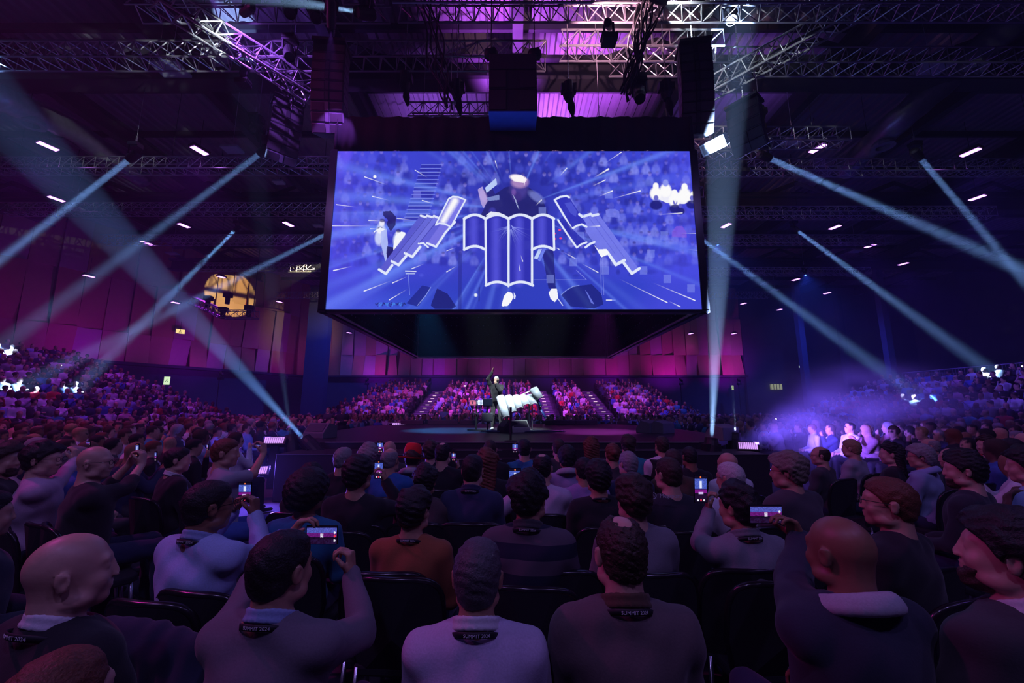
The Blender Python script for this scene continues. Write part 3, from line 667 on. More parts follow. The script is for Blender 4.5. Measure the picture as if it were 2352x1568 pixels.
    for x, y, s in ((1347, 360, 1), (1440, 330, 1.0), (1525, 425, 1.0), (1620, 370, 1.1), (1700, 430, .7)):
        px, py = ZB(x, y); cv.ell((px, py + 17 * s), 13 * s, 15 * s, (255, 255, 255), 1, soft=.35); cv.ell((px, py), 6.5 * s, 8 * s, (255, 255, 255) if x != 1440 else (140, 150, 240), 1, soft=.35)
    cv.poly([ZB(1330, 440), ZB(1400, 400), ZB(1500, 400), ZB(1580, 430), ZB(1690, 430), ZB(1720, 470), ZB(1620, 530), ZB(1450, 520), ZB(1340, 470)], (255, 255, 255), .85)
    for x, y, s in ((1350, 480, 1.1), (1530, 520, 1.0), (1690, 480, 1.0), (1580, 555, .8)):
        px, py = ZB(x, y); cv.ell((px, py + 13 * s), 13 * s, 10 * s, (26, 28, 120), .95, soft=.3); cv.ell((px, py - 2), 5 * s, 6 * s, (90, 90, 200), .95, soft=.4)
    cv.poly([ZB(1505, 470), ZB(1555, 470), ZB(1535, 530)], (255, 255, 255), .9)
    cv.poly([ZB(870, 590), ZB(905, 575), ZB(960, 575), ZB(1003, 600), ZB(1003, 660), ZB(880, 650)], (120, 130, 240), .7); cv.ell(ZB(927, 545), 6, 8, (80, 85, 205), .8); cv.poly([ZB(1500, 790), ZB(1540, 740), ZB(1600, 740), ZB(1640, 800), ZB(1640, 850), ZB(1500, 840)], (135, 90, 225), .6)
    cv.ell(ZA(540, 270), 3.6, 3.6, (255, 255, 255), 1, soft=.6); cv.ell(ZA(1655, 600), 8, 9, (60, 60, 170), .8, soft=.5); cv.poly([ZA(1590, 640), ZA(1640, 600), ZA(1720, 610), ZA(1790, 640)], (240, 244, 255), .9)
    # translucent squares
    for x, y in ((905, 400), (1530, 720), (1640, 800), (1700, 880), (1640, 960), (1010, 720), (960, 1000)): cv.poly([ZA(x, y), ZA(x + 72, y), ZA(x + 72, y + 72), ZA(x, y + 72)], (125, 130, 240), .45)
    for x, y in ((865, 400), (735, 710), (597, 795), (22, 795), (100, 880), (235, 560), (530, 1040), (310, 1200), (830, 1120), (1195, 1120), (1420, 1200), (1645, 1290), (1390, 790), (1265, 960), (25, 690)): cv.poly([ZB(x, y), ZB(x + 72, y), ZB(x + 72, y + 78), ZB(x, y + 78)], (135, 150, 245), .42)
    # the tile instrument, seen mirrored: fan of half-round tiles with pale rims
    WH = (226, 234, 255); FILL = (44, 46, 175)
    def tile(P, fill=FILL, a=.92, rim=6.0, shine=None):
        cv.poly(P, fill, a)
        if shine: cv.line(shine[0], shine[1], shine[2], shine[2] * .8, (125, 130, 240), .55, soft=shine[2] * .8)
    def arch(x0, x1, y, h, n=9): return [(x0 + (x1 - x0) * i / n, y - h * math.sin(math.pi * i / n)) for i in range(n + 1)]
    # centre four
    cells = [(1066, 1115, 502, 573, 0), (1115, 1168, 502, 655, 0), (1168, 1222, 502, 655, 0), (1222, 1272, 502, 573, 0)]
    for i, (x0, x1, y0, y1, _) in enumerate(cells):
        up_, dn = arch(x0, x1, y0, 9), arch(x0 + (1 if i == 1 else 0), x1 + (2 if i == 2 else 0), y1, 8)
        cv.poly(up_ + dn[::-1], FILL, .93); cx = x0 + (x1 - x0) * .45
        cv.line((cx, y0 + 4), (cx, y1 - 6), 16, 16, (92, 92, 232), .6, soft=12)
    for i in range(30):
        a = r.uniform(0, 6.28); cv.line((1171 + 6 * math.cos(a), 522 + 6 * math.sin(a)), (1171 + r.uniform(20, 60) * math.cos(a), 522 + r.uniform(20, 70) * abs(math.sin(a))), 1.4, .5, (150, 160, 250), .5, fade=True)
    for i, (x0, x1, y0, y1, _) in enumerate(cells):
        cv.strip(arch(x0, x1, y0, 9), 6.2, WH); cv.strip(arch(x0 + (1 if i == 1 else 0), x1 + (2 if i == 2 else 0), y1, 8), 6.0, WH)
    for x, y0, y1 in ((1066, 502, 573), (1115, 502, 655), (1168, 502, 657), (1222, 502, 655), (1271, 502, 573)): cv.line((x, y0), (x + (2 if x > 1230 else (1.5 if x == 1115 else 0)), y1), 5.2, col=WH)
    # outer tiles, left: slanted planks
    def plank(P, fill, rim_pts, w=4.5):
        cv.poly(P, fill, .95); cv.strip(rim_pts, w, WH)
    L = ZA
    plank([L(975, 632), L(1030, 650), L(640, 1195), L(572, 1160)], (88, 90, 205), [L(580, 1150), L(645, 1190), L(705, 1110)], 6)
    plank([L(1030, 640), L(1090, 655), L(775, 1110), L(700, 1070)], (100, 104, 215), [L(700, 1072), L(765, 1108), L(835, 1025)], 6)
    plank([L(1090, 650), L(1150, 660), L(900, 1030), L(825, 990)], (112, 116, 225), [L(825, 995), L(895, 1030), L(970, 935)], 6)
    plank([L(1150, 650), L(1220, 740), L(1050, 930), L(955, 905)], (96, 98, 215), [L(955, 905), L(1000, 900), L(1045, 940)], 4)
    plank([L(1180, 700), L(1300, 700), L(1120, 935), L(1040, 895)], (118, 116, 228), [L(1035, 900), L(1120, 935), L(1210, 800), L(1300, 700)], 5)
    for a, b in ((L(975, 640), L(1025, 655)), (L(1035, 640), L(1088, 655)), (L(1100, 642), L(1150, 665))): cv.line(a, b, 5, col=(225, 232, 255))
    for a, b in ((L(1030, 655), L(705, 1065)), (L(1090, 660), L(830, 990)), (L(1150, 670), L(960, 900))): cv.line(a, b, 1.2, col=(40, 42, 150), alpha=.8)
    cv.poly([L(1240, 480), L(1290, 455), L(1400, 490), L(1260, 745), L(1120, 720)], (120, 118, 232)); cv.line(L(1300, 500), L(1190, 690), 15, 12, (255, 255, 255), .95, soft=9); cv.strip([L(1120, 720), L(1240, 480), L(1280, 458), L(1330, 462), L(1400, 490), L(1262, 745), L(1200, 718), L(1150, 712), L(1118, 728)], 3.6, WH)
    Q = ZB
    cv.poly([Q(620, 625), Q(805, 625), Q(1195, 1155), Q(1120, 1200), Q(1050, 1090), Q(965, 1110), Q(910, 1000), Q(830, 1030), Q(770, 915), Q(690, 800)], (118, 125, 236), .9)
    for a, b in ((Q(700, 640), Q(960, 1000)), (Q(760, 640), Q(1080, 1080))): cv.line(a, b, 1.2, col=(80, 84, 210), alpha=.7)
    cv.poly([Q(385, 490), Q(430, 460), Q(525, 465), Q(690, 720), Q(550, 765)], (46, 50, 185), .95); cv.poly([Q(480, 520), Q(545, 510), Q(600, 600), Q(590, 650), Q(540, 620)], (90, 100, 225), .5)
    cv.strip([Q(525, 466), Q(500, 452), Q(440, 462), Q(388, 490), Q(550, 765), Q(600, 735), Q(645, 722), Q(690, 745)], 4.6, WH)
    cv.poly([Q(425, 680), Q(500, 790), Q(600, 940), Q(690, 895), Q(560, 770), Q(470, 650)], (40, 44, 175), .9); cv.strip([Q(420, 680), Q(495, 795), Q(598, 942), Q(640, 910), Q(690, 893)], 4.2, WH)
    cv.strip([Q(680, 940), Q(720, 910), Q(765, 890)], 5, WH); cv.poly([Q(760, 915), Q(800, 960), Q(880, 955), Q(915, 1000), Q(830, 1035)], (248, 250, 255))
    cv.strip([Q(905, 1010), Q(968, 1105), Q(1050, 1062)], 7, WH); cv.strip([Q(1045, 1090), Q(1120, 1188), Q(1192, 1140)], 6.5, WH)
    for a, b in ((Q(622, 628), Q(650, 650)), (Q(670, 645), Q(730, 625)), (Q(745, 640), Q(800, 628))): cv.line(a, b, 6, col=(220, 230, 255))
    # shooting streaks
    for a, b, w_ in ((L(443, 272), L(670, 352), 2), (L(175, 535), L(380, 560), 2), (L(517, 457), L(680, 495), 1.8), (L(922, 208), L(1040, 280), 1.8), (L(990, 495), L(1110, 530), 2), (L(482, 684), L(600, 688), 1.8), (L(90, 736), L(560, 738), 1.8), (L(750, 665), L(900, 680), 1.6), (L(498, 764), L(580, 765), 1.6), (L(148, 1160), L(330, 1117), 2.4), (L(438, 1355), L(700, 1255), 2.2), (L(708, 1278), L(850, 1215), 2), (L(678, 1437), L(850, 1335), 2), (L(890, 1143), L(1010, 1095), 1.8), (L(1222, 973), L(1310, 940), 1.6), (L(1222, 1172), L(1320, 1115), 2), (L(1682, 122), L(1705, 200), 2.2), (Q(1022, 38), Q(870, 140), 1.8), (Q(898, 198), Q(760, 280), 4), (Q(868, 302), Q(740, 362), 2.4), (Q(935, 405), Q(800, 460), 2.4), (Q(1200, 405), Q(930, 480), 2.4), (Q(503, 190), Q(425, 275), 2), (Q(262, 492), Q(205, 548), 2.4), (Q(815, 738), Q(700, 742), 2), (Q(1598, 614), Q(1340, 632), 2), (Q(1775, 810), Q(1560, 805), 1.2), (Q(1795, 975), Q(1650, 958), 1.2), (Q(430, 958), Q(392, 940), 2), (Q(580, 1043), Q(470, 985), 2), (Q(800, 1178), Q(640, 1090), 2), (Q(1578, 1503), Q(1470, 1450), 2.2), (Q(1455, 1463), Q(1000, 1240), 2.2), (Q(1718, 1443), Q(1320, 1275), 2.4), (Q(60, 1160), Q(48, 1090), 2.2), (Q(85, 1072), Q(66, 1010), 2.2)):
        cv.line(a, b, w_, w_ * .4, (250, 250, 255), 1, fade=True)
def show_image(name, w, h):
    u, v = np.meshgrid((np.arange(w) + .5) / w, (np.arange(h) + .5) / h)
    wx = CUBE_X - CUBE_W / 2 + u * CUBE_W; wz = CUBE_ZT + (CUBE_ZB - CUBE_ZT) * v
    X, Y = proj(wx, np.full_like(wx, CUBE_Y0), wz)
    cv = Canvas(X, Y, (60, 70, 214)); paint_show(cv)
    cv.c = np.clip(cv.c * NP.uniform(.94, 1.06, cv.c.shape[:2])[..., None], 0, 1)
    return store_image(name, cv.c)
def store_image(name, c):
    im = bpy.data.images.new(name, c.shape[1], c.shape[0], float_buffer=False); im.colorspace_settings.name = 'sRGB'
    c = np.clip(c, 0, 1); s = np.where(c <= 0.0031308, c * 12.92, 1.055 * c ** (1 / 2.4) - 0.055)[::-1]
    im.pixels.foreach_set(np.concatenate([s, np.ones(s.shape[:2] + (1,))], 2).astype(np.float32).ravel()); im.update(); im.pack()
    return im
def image_mat(name, im, strength=1.0, sampled=True):
    m = bpy.data.materials.new(name); m.use_nodes = True; nt = m.node_tree; b = nt.nodes['Principled BSDF']
    b.inputs['Base Color'].default_value = (.01, .01, .012, 1); b.inputs['Roughness'].default_value = .5
    t = nt.nodes.new('ShaderNodeTexImage'); t.image = im; uv = nt.nodes.new('ShaderNodeUVMap'); uv.uv_map = 'UVMap'
    nt.links.new(uv.outputs[0], t.inputs[0]); nt.links.new(t.outputs[0], b.inputs['Emission Color']); b.inputs['Emission Strength'].default_value = strength
    if not sampled: m.cycles.emission_sampling = 'NONE'
    return m
def uv_quad(name, p, m, parent=None):
    """a flat lit display: corners bottom-left, bottom-right, top-right, top-left"""
    me = bpy.data.meshes.new(name); me.from_pydata([tuple(q) for q in p], [], [(0, 1, 2, 3)]); l = me.uv_layers.new(name='UVMap')
    for i, c in enumerate(((0, 0), (1, 0), (1, 1), (0, 1))): l.data[i].uv = c
    return add_obj(name, me, m, parent)
# ---------------------------------------------------------------- the hall
ZD, ZROOF, ZW, YF = 12.0, 15.6, 5.2, 45.0       # lamp level, roof deck, foot of the panelled walls, far wall
M_TRUSS = mat('truss_aluminium', (0.55, 0.55, 0.60), rough=0.35, metal=0.8, var=0.1)
M_BLACK = mat('black_steel', (0.02, 0.02, 0.024), rough=0.5)
M_DRAPE = mat('black_drape', (0.012, 0.012, 0.016), rough=0.95, scale=3)
M_PLAST = mat('black_gloss_plastic', (0.012, 0.012, 0.015), rough=0.22)
M_FLOOR = mat('dark_carpet', (0.075, 0.065, 0.085), rough=0.95, var=0.35, scale=40)
M_BOARD = mat('stage_vinyl', (0.035, 0.035, 0.042), rough=0.35, var=0.3, scale=2.5)
M_CONC = mat('painted_concrete', (0.10, 0.10, 0.14), rough=0.9, var=0.25, scale=0.7)
M_ROOF = mat('roof_sheet', (0.30, 0.28, 0.32), rough=0.5, metal=0.3, var=0.25, scale=1.0)
M_BEAM = mat('dark_beam', (0.035, 0.032, 0.045), rough=0.7)
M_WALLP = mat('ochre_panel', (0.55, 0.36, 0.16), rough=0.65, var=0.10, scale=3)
M_WALLR = mat('red_reveal', (0.45, 0.04, 0.03), rough=0.7, var=0.1)
M_GREY = mat('grey_box', (0.16, 0.17, 0.20), rough=0.6)
M_WHITE = mat('white_paint', (0.75, 0.77, 0.80), rough=0.4)

def struct(name, mb, m, smooth=False): return tag(mb.build(name, m, smooth=smooth), kind='structure')
f = MB(); f.box((-48, -10, -0.2), (52, 50, 0)); struct('floor', f, M_FLOOR)
# corrugated roof sheet
mb = MB(); x = -48.0; vs = []; i = 0
while x < 52: 
    vs += [(x, -6, ZROOF), (x, 47, ZROOF), (x + 0.16, -6, ZROOF), (x + 0.16, 47, ZROOF), (x + 0.22, -6, ZROOF + .09), (x + 0.22, 47, ZROOF + .09), (x + 0.38, -6, ZROOF + .09), (x + 0.38, 47, ZROOF + .09)]; x += 0.44
n = len(vs) // 2; mb.add(vs, [(2 * k, 2 * k + 1, 2 * k + 3, 2 * k + 2) for k in range(n - 1)]); struct('ceiling', mb, M_ROOF)
f = MB(); f.box((-48, -8, ZROOF + .3), (52, 47, ZROOF + .4)); tag(f.build('roof_slab', M_CONC), kind='structure')
mb = MB(); 
for k in range(17): mb.box((-47, -2 + k * 2.9, ZROOF - .30), (51, -1.88 + k * 2.9, ZROOF - 0.01))
struct('ceiling_purlin_beam', mb, M_BEAM)
for k, X in enumerate((-33, -26, -19, -12.5, -6.5, 0.2, 6.8, 12.5, 19, 26, 33, 40)):
    mb = MB(); mb.box((X - .18, -4, ZROOF - 1.15), (X + .18, 46.5, ZROOF - 1.03)); mb.box((X - .04, -4, ZROOF - 1.03), (X + .04, 46.5, ZROOF - .30)); mb.box((X - .18, -4, ZROOF - .42), (X + .18, 46.5, ZROOF - .31)); struct('ceiling_beam', mb, M_BEAM)
for Y in (12.9, 22.5, 33.0):
    mb = MB(); mb.box((-46, Y - .3, 13.35), (50, Y + .3, 13.5)); mb.box((-46, Y - .06, 13.5), (50, Y + .06, 14.2)); mb.box((-46, Y - .3, 14.2), (50, Y + .3, 14.36)); 
    for X in range(-45, 50, 6): mb.bar((X, Y, 14.3), (X + 2.4, Y, ZROOF - .35), .14, 4); mb.bar((X + 4.8, Y, 14.3), (X + 2.4, Y, ZROOF - .35), .14, 4)
    struct('ceiling_girder_beam', mb, M_BEAM)
# walls
def panel_wall(name, A, B, z0, z1, cols, rows, seed, dark=0.4):
    """tall folded boards, two leaves high, with tapering dark slots between some of them"""
    r = random.Random(seed); A = V(A); B = V(B); u = (B - A).normalized(); nrm = V((u.y, -u.x, 0)); L = (B - A).length; w = L / cols; mb = MB()
    hs = [z0 + (z1 - z0) * q for q in ((0, .22, .62, 1) if rows == 3 else (0, .45, 1))]
    P = lambda s, z, d: A + u * s + V((0, 0, z)) + nrm * d
    off = [[r.choice((0, .0, .22, .42)) for _ in range(rows + 1)] for _ in range(cols)]
    for c in range(cols):
        for k in range(rows):
            a, b = off[c][k], off[c][k + 1]; g = .02
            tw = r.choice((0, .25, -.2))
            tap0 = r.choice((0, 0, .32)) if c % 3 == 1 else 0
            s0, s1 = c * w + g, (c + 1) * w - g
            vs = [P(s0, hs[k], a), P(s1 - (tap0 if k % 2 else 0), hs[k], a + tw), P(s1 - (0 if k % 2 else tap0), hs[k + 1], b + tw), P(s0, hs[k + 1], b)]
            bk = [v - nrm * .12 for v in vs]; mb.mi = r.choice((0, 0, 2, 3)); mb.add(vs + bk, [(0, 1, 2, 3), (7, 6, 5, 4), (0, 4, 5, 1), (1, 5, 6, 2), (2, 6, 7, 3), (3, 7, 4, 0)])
    mb.mi = 1; bk = [A - nrm * .35, B - nrm * .35]; t = nrm * .1
    mb.add([bk[0] + V((0, 0, z0)), bk[1] + V((0, 0, z0)), bk[1] + V((0, 0, z1)), bk[0] + V((0, 0, z1)), bk[0] - t + V((0, 0, z0)), bk[1] - t + V((0, 0, z0)), bk[1] - t + V((0, 0, z1)), bk[0] - t + V((0, 0, z1))], [(0, 1, 2, 3), (7, 6, 5, 4), (0, 4, 5, 1), (2, 6, 7, 3), (1, 5, 6, 2), (3, 7, 4, 0)])
    me = mb.mesh(name); o = add_obj(name, me, [M_WALLP, M_WALLR, mat('ochre_panel_lit_violet', (.58, .44, .30), rough=.55, var=.1, scale=3), mat('ochre_panel_lit_red', (.52, .30, .12), rough=.7, var=.1, scale=3)]); return tag(o, kind='structure')  # panel tones paint in the tints that differently coloured light gives the boards
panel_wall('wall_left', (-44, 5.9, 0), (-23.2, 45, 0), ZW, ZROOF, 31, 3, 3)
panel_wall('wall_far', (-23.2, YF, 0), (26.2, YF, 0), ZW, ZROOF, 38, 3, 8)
f = MB(); f.box((-23.6, YF + .5, 0), (27, YF + .8, ZW + .02)); f.box((26.3, YF - .2, 0), (50, YF + .2, ZROOF)); f.box((26.2, 40, 0), (26.5, YF, 0.01)); tag(f.build('wall_far_base', M_CONC), kind='structure')
u = V((20.8, 39.1, 0)).normalized(); nn = V((u.y, -u.x, 0)); A = V((-44, 5.9, 0)) - nn * .6; B = V((-23.2, 45, 0)) - nn * .6
f = MB(); f.prism([A[:2], B[:2], (B - nn * .3)[:2], (A - nn * .3)[:2]], 0, ZW + .02); f.box((-44.6, -6, 0), (-44.3, 6.5, ZROOF)); tag(f.build('wall_left_base', M_CONC), kind='structure')
f = MB(); f.box((46, -6, 0), (46.3, 45, ZROOF)); struct('wall_right', f, M_CONC)
f = MB(); f.box((-45, -8.3, 0), (47, -8, ZROOF)); struct('wall_back', f, M_CONC)
# ledge under the panels and the dark column at the corner
f = MB(); f.prism([(A + nn * 1.1)[:2], (B + nn * 1.1)[:2], B[:2], A[:2]], ZW - .22, ZW - .02); f.box((-23.6, YF - .45, ZW - .22), (26.4, YF + .5, ZW - .02)); tag(f.build('trim_1', M_BEAM), kind='structure')
f = MB(); f.box((-19.7, 37.6, 0), (-17.7, 38.4, 13.3)); struct('pillar', f, mat('blue_black_steel', (0.05, 0.06, 0.12), rough=.7))
for X, Y in ((26.5, 36), (31.5, 33), (34.5, 41)):
    f = MB(); f.box((X - .25, Y - .25, 0), (X + .25, Y + .25, 13.4)); struct('pillar', f, mat('blue_black_steel', (0.05, 0.06, 0.12)))

# ---------------------------------------------------------------- trusses
def truss_mb(a, b, w=0.5, r=0.028, n=None, mb=None):
    mb = mb or MB(); a = V(a); b = V(b); d = (b - a); L = d.length; d.normalize(); s = V((0, 0, 1)).cross(d).normalized() * w / 2; t = V((0, 0, w / 2))
    if abs(d.z) > .2: t = d.cross(s).normalized() * w / 2
    n = n or max(2, int(L / (w * .95))); cs = [s + t, s - t, -s - t, -s + t]
    for c in cs: mb.bar(a + c, b + c, r, 5)
    for i in range(n):
        p = a + d * L * i / n; q = a + d * L * (i + 1) / n; m = (p + q) / 2
        for k in range(4):
            c0, c1 = cs[k], cs[(k + 1) % 4]
            if k % 2 == 0: mb.bar(p + c0, q + c1, r * .6, 4, caps=False); mb.bar(q + c0, q + c1, r * .55, 4, caps=False)
            else: mb.bar(p + c0, m + c1, r * .6, 4, caps=False); mb.bar(m + c1, q + c0, r * .6, 4, caps=False)
    return mb
ORD = ['first', 'second', 'third', 'fourth', 'fifth', 'sixth', 'seventh', 'eighth', 'ninth', 'tenth', 'eleventh', 'twelfth', 'thirteenth', 'fourteenth', 'fifteenth', 'sixteenth', 'seventeenth', 'eighteenth', 'nineteenth', 'twentieth']
TR = [(8.75, -3, 18, 12.0), (9.0, -10, -3.3, 12.25), (10.0, 1.4, 6, 12.05), (10.3, -22, 1, 12.0), (10.6, 3, 24, 12.1), (12.2, -3.5, -.4, 11.6), (13.0, 4.5, 12, 11.3), (14.2, -5, 10, 11.7), (15.6, -24, -5.2, 11.9), (15.9, 5.4, 26, 12.0), (17.6, -8, 9, 11.7), (19.8, -27, -4.6, 12.1), (20.2, 5, 26, 12.1), (24, -26, 24, 12.2), (29, -24, -6, 12.2), (30, 6, 28, 12.2), (36, -22, 24, 12.0)]
for i, (Y, x0, x1, Z) in enumerate(TR):
    w = 0.52
    o = truss_mb((x0, Y, Z), (x1, Y, Z), w).build('lighting_truss', M_TRUSS)
    for q in (.15, .5, .85):
        mb = MB(); X = x0 + (x1 - x0) * q; mb.bar((X, Y, Z + w / 2), (X, Y, ZROOF + .04), .012, 4); mb.build('hanger', M_BLACK, o)
    tag(o, 'silver box truss crossing under the roof, %s one counted back from the screen' % ORD[i], 'truss', 'box trusses hung across the hall')
for pa, pb, lab in (((350, -14, 8.25), (752, 232, 10.6), 'slanting silver truss carrying cables from the top edge down to the purple speaker stack'), ((2020, -10, 8.9), (1632, 205, 10.8), 'slanting dark truss and cables rising away from the hanging speaker beside the beam')):
    a = at(*pa); b = at(*pb); root = truss_mb(a, b, 0.48, 0.03).build('lighting_truss', M_TRUSS); tag(root, lab, 'truss')
    for k in range(4):
        d = V((RNG.uniform(-.12, .12), 0, RNG.uniform(-.1, .15))); mb = MB()
        mb.tube([a + (b - a) * j / 14 + d + V((RNG.uniform(-.05, .05), 0, RNG.uniform(-.06, .03))) for j in range(15)], .022, 5); mb.build('cable', mat('black_cable', (.02, .02, .022), rough=.5), root, smooth=True)
# small angled truss lit by a spot near the left wall
a, b, c = at(440, 688, 30), at(512, 722, 28), at(590, 722, 28)
mb = truss_mb(a, b, .55, .035); truss_mb(b, c, .55, .035, mb=mb); root = mb.build('wall_truss', M_TRUSS); tag(root, 'small angled truss with lamps in front of the gold-lit wall patch', 'truss')
for p in (at(478, 690, 29), at(523, 683, 29), at(512, 716, 28), at(572, 712, 28)):
    m2 = MB(); m2.box(p - V((.25, .2, .0)), p + V((.25, .2, .34))); m2.bar(p, p + V((0, 0, -.5)), .16, 8); m2.build('lamp_head', M_BLACK, root)
mb = MB(); mb.bar(c + V((-.3, 0, .2)), (c.x - .3, c.y, 13.3), .03, 5); mb.build('hanger', M_BLACK, root)

# ---------------------------------------------------------------- silver ducts
def duct(pts, r, lab):
    mb = MB(); P = []; 
    for a, b in zip(pts[:-1], pts[1:]):
        n = int((V(b) - V(a)).length / .35); P += [V(a) + (V(b) - V(a)) * k / n for k in range(n)]
    mb.tube(P, [r if k % 2 else r * .93 for k in range(len(P))], 14); o = mb.build('air_duct', mat('foil_duct', (.35, .36, .42), rough=.35, metal=.7, var=.3, scale=5, bump=.5), smooth=True); tag(o, lab, 'duct')
    for k in range(4, len(P) - 2, 9):
        p = P[k] + V((-.1 if P[k].x > 0 else .1, 0, -r)); m2 = MB(); m2.lathe([(.34, .12), (.40, 0), (.40, -.10), (.24, -.10), (.24, .06)], 14, Matrix.Translation(p)); m2.build('diffuser', mat('duct_outlet', (.3, .3, .36), rough=.5), o)
duct([at(2352, 30, 11.5), at_z(2060, 280, 12.8), at_z(1930, 400, 12.8)], .5, 'ribbed foil air duct with round outlets running back on the right')
duct([at(-30, 210, 11.5), at_z(170, 300, 12.8), at_z(340, 420, 12.8)], .45, 'long ribbed foil air duct running back on the left')
duct([at(470, 70, 10.5), at_z(540, 160, 12.8)], .5, 'crumpled foil duct piece behind the slanting truss')

# ---------------------------------------------------------------- video cube
root = empty('video_cube', (CUBE_X, (CUBE_Y0 + CUBE_Y1) / 2, CUBE_ZB), label='hanging four-sided video cube showing a blue picture of the player', cat='video screen')
CY = (CUBE_Y0 + CUBE_Y1) / 2; hw = CUBE_W / 2; H = CUBE_ZT - CUBE_ZB
IM = show_image('show picture', 1200, 536); M_LED = image_mat('led_picture', IM, 1.0)
for k in range(4):
    M = Matrix.Rotation(k * math.pi / 2, 4, 'Z')
    p = [M @ V((x, -hw, z)) for x, z in ((-hw, 0), (hw, 0), (hw, H), (-hw, H))]; uv_quad('screen', p, M_LED, root)
    mb = MB(); mb.box((-hw + .1, -hw + .02, -.02), (hw - .1, -hw + .16, H + .02), M)
    for sx in (-hw - .03, hw - .02): mb.box((sx, -hw + .005, -.03), (sx + .05, -hw + .16, H + .03), M)
    mb.box((-hw - .03, -hw + .004, -.07), (hw + .03, -hw + .16, -.005), M)
    bp = mb.build('screen_back', M_PLAST, root)
    # back of the panels: bolts and cabinet joints
    mb = MB()
    for i in range(36):
        for j in range(10): x = -hw + .25 + i * (CUBE_W - .5) / 35; z = .2 + j * (H - .4) / 9; mb.box((x - .012, -hw + .16, z - .012), (x + .012, -hw + .175, z + .012), M)
    mb.build('bolts', mat('bright_bolt', (.5, .52, .6), rough=.3, metal=.6), bp)
    mb = MB(); mb.bar(M @ V((-hw + .22, -hw + .25, -.03)), M @ V((hw - .22, -hw + .25, -.03)), .03, 6); mb.bar(M @ V((hw - .22, -hw + .25, -.03)), M @ V((hw - .22, -hw + .25, H)), .03, 6); mb.build('frame_tube', M_TRUSS, root)
    # drape above the picture
    mb = MB(); vs = []; n = 90
    for i in range(n + 1):
        x = -hw + .02 + (CUBE_W - .04) * i / n; d = .03 * math.sin(i * 1.1 + k) + .02 * math.sin(i * 2.7)
        vs += [M @ V((x, -hw + .06 + d, H + .05)), M @ V((x, -hw + .06 + d * .6, H + .98))]
    mb.add(vs, [(2 * i, 2 * i + 2, 2 * i + 3, 2 * i + 1) for i in range(n)]); o = mb.build('top_drape', M_DRAPE, root, smooth=True); md = o.modifiers.new('t', 'SOLIDIFY'); md.thickness = .01
    truss_mb(M @ V((-hw + .3, -hw + .5, H + .6)), M @ V((hw - .3, -hw + .5, H + .6)), .4, .025).build('support_truss', M_TRUSS, root)

# ---------------------------------------------------------------- hung loudspeakers
def line_array(loc, rz, n, lab, tilt=2.0, w=.9, hbox=.27, dep=.5, mfront=None, last=None, tilt0=0.0, group=None):
    root = empty('speaker_array', loc, R(rz), lab, 'loudspeaker', group); mb = MB(); mb.box((-w / 2, -.1, .02), (w / 2, .5, .1)); mb.bar((0, .2, .1), (0, .2, .35), .05, 6); mb.build('flying_frame', M_BLACK, root)
    p = V((0, 0, 0)); a = R(tilt0)
    for i in range(n):
        Mx = Matrix.Translation(p) @ Matrix.Rotation(a, 4, 'X')
        mb = MB(); mb.prism([(-w / 2, 0), (w / 2, 0), (w / 2 * .86, dep), (-w / 2 * .86, dep)], -hbox + .012, 0, Mx)
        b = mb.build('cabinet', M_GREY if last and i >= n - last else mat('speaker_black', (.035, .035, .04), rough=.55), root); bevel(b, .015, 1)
        for s in (-1, 1):
            mb = MB(); mb.box((s * w * .27 - w * .19, -.012, -hbox + .04), (s * w * .27 + w * .19, .004, -.03), Mx)
            mb.build('grille', mfront or mat('speaker_grille', (.05, .05, .055), rough=.7), b)
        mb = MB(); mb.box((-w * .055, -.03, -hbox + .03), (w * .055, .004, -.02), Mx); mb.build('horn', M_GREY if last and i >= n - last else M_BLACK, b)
        p = p + Mx.to_3x3() @ V((0, 0, -hbox)); a += R(tilt * (i + 1) / n * 2)
    chain = MB(); z = 0.3
    while z < 3.2: chain.bar((0, .2, z), (0, .2, z + .05), .02, 5); z += .07
    chain.bar((0, .2, .3), (0, .2, 3.4), .008, 4); chain.build('chain', M_TRUSS, root); return root
def at_top(px, py, Y): return at(px, py, Y)
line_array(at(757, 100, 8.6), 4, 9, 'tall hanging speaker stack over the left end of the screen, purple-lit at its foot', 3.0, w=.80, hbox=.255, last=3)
line_array(at(1597, 100, 8.9), -8, 9, 'tall black hanging speaker stack over the right end of the screen', 3.0, w=.80, hbox=.265)
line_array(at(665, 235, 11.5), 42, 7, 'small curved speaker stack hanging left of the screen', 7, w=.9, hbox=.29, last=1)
line_array(at(1702, 238, 10.5), -52, 5, 'curved speaker stack with a bright white lowest box, right of the screen', 9, w=.9, hbox=.30, last=0)
p = at(1632, 322, 9.6); r2 = empty('speaker_box', p, R(-52), 'white-lit speaker box at the foot of the curved stack', 'loudspeaker')
Mx = Matrix.Rotation(R(38), 4, 'X'); mb = MB(); mb.prism([(-.32, 0), (.32, 0), (.28, .4), (-.28, .4)], -.32, 0, Mx); bevel(mb.build('cabinet', mat('speaker_white', (.42, .46, .50), rough=.5), r2), .02, 2)
mb = MB(); mb.box((-.27, -.012, -.28), (.27, .004, -.05), Mx); mb.build('grille', M_GREY, r2)
mb = MB(); mb.bar((0, .2, 0), (0, .2, 2.4), .015, 5); mb.build('hanger', M_BLACK, r2)
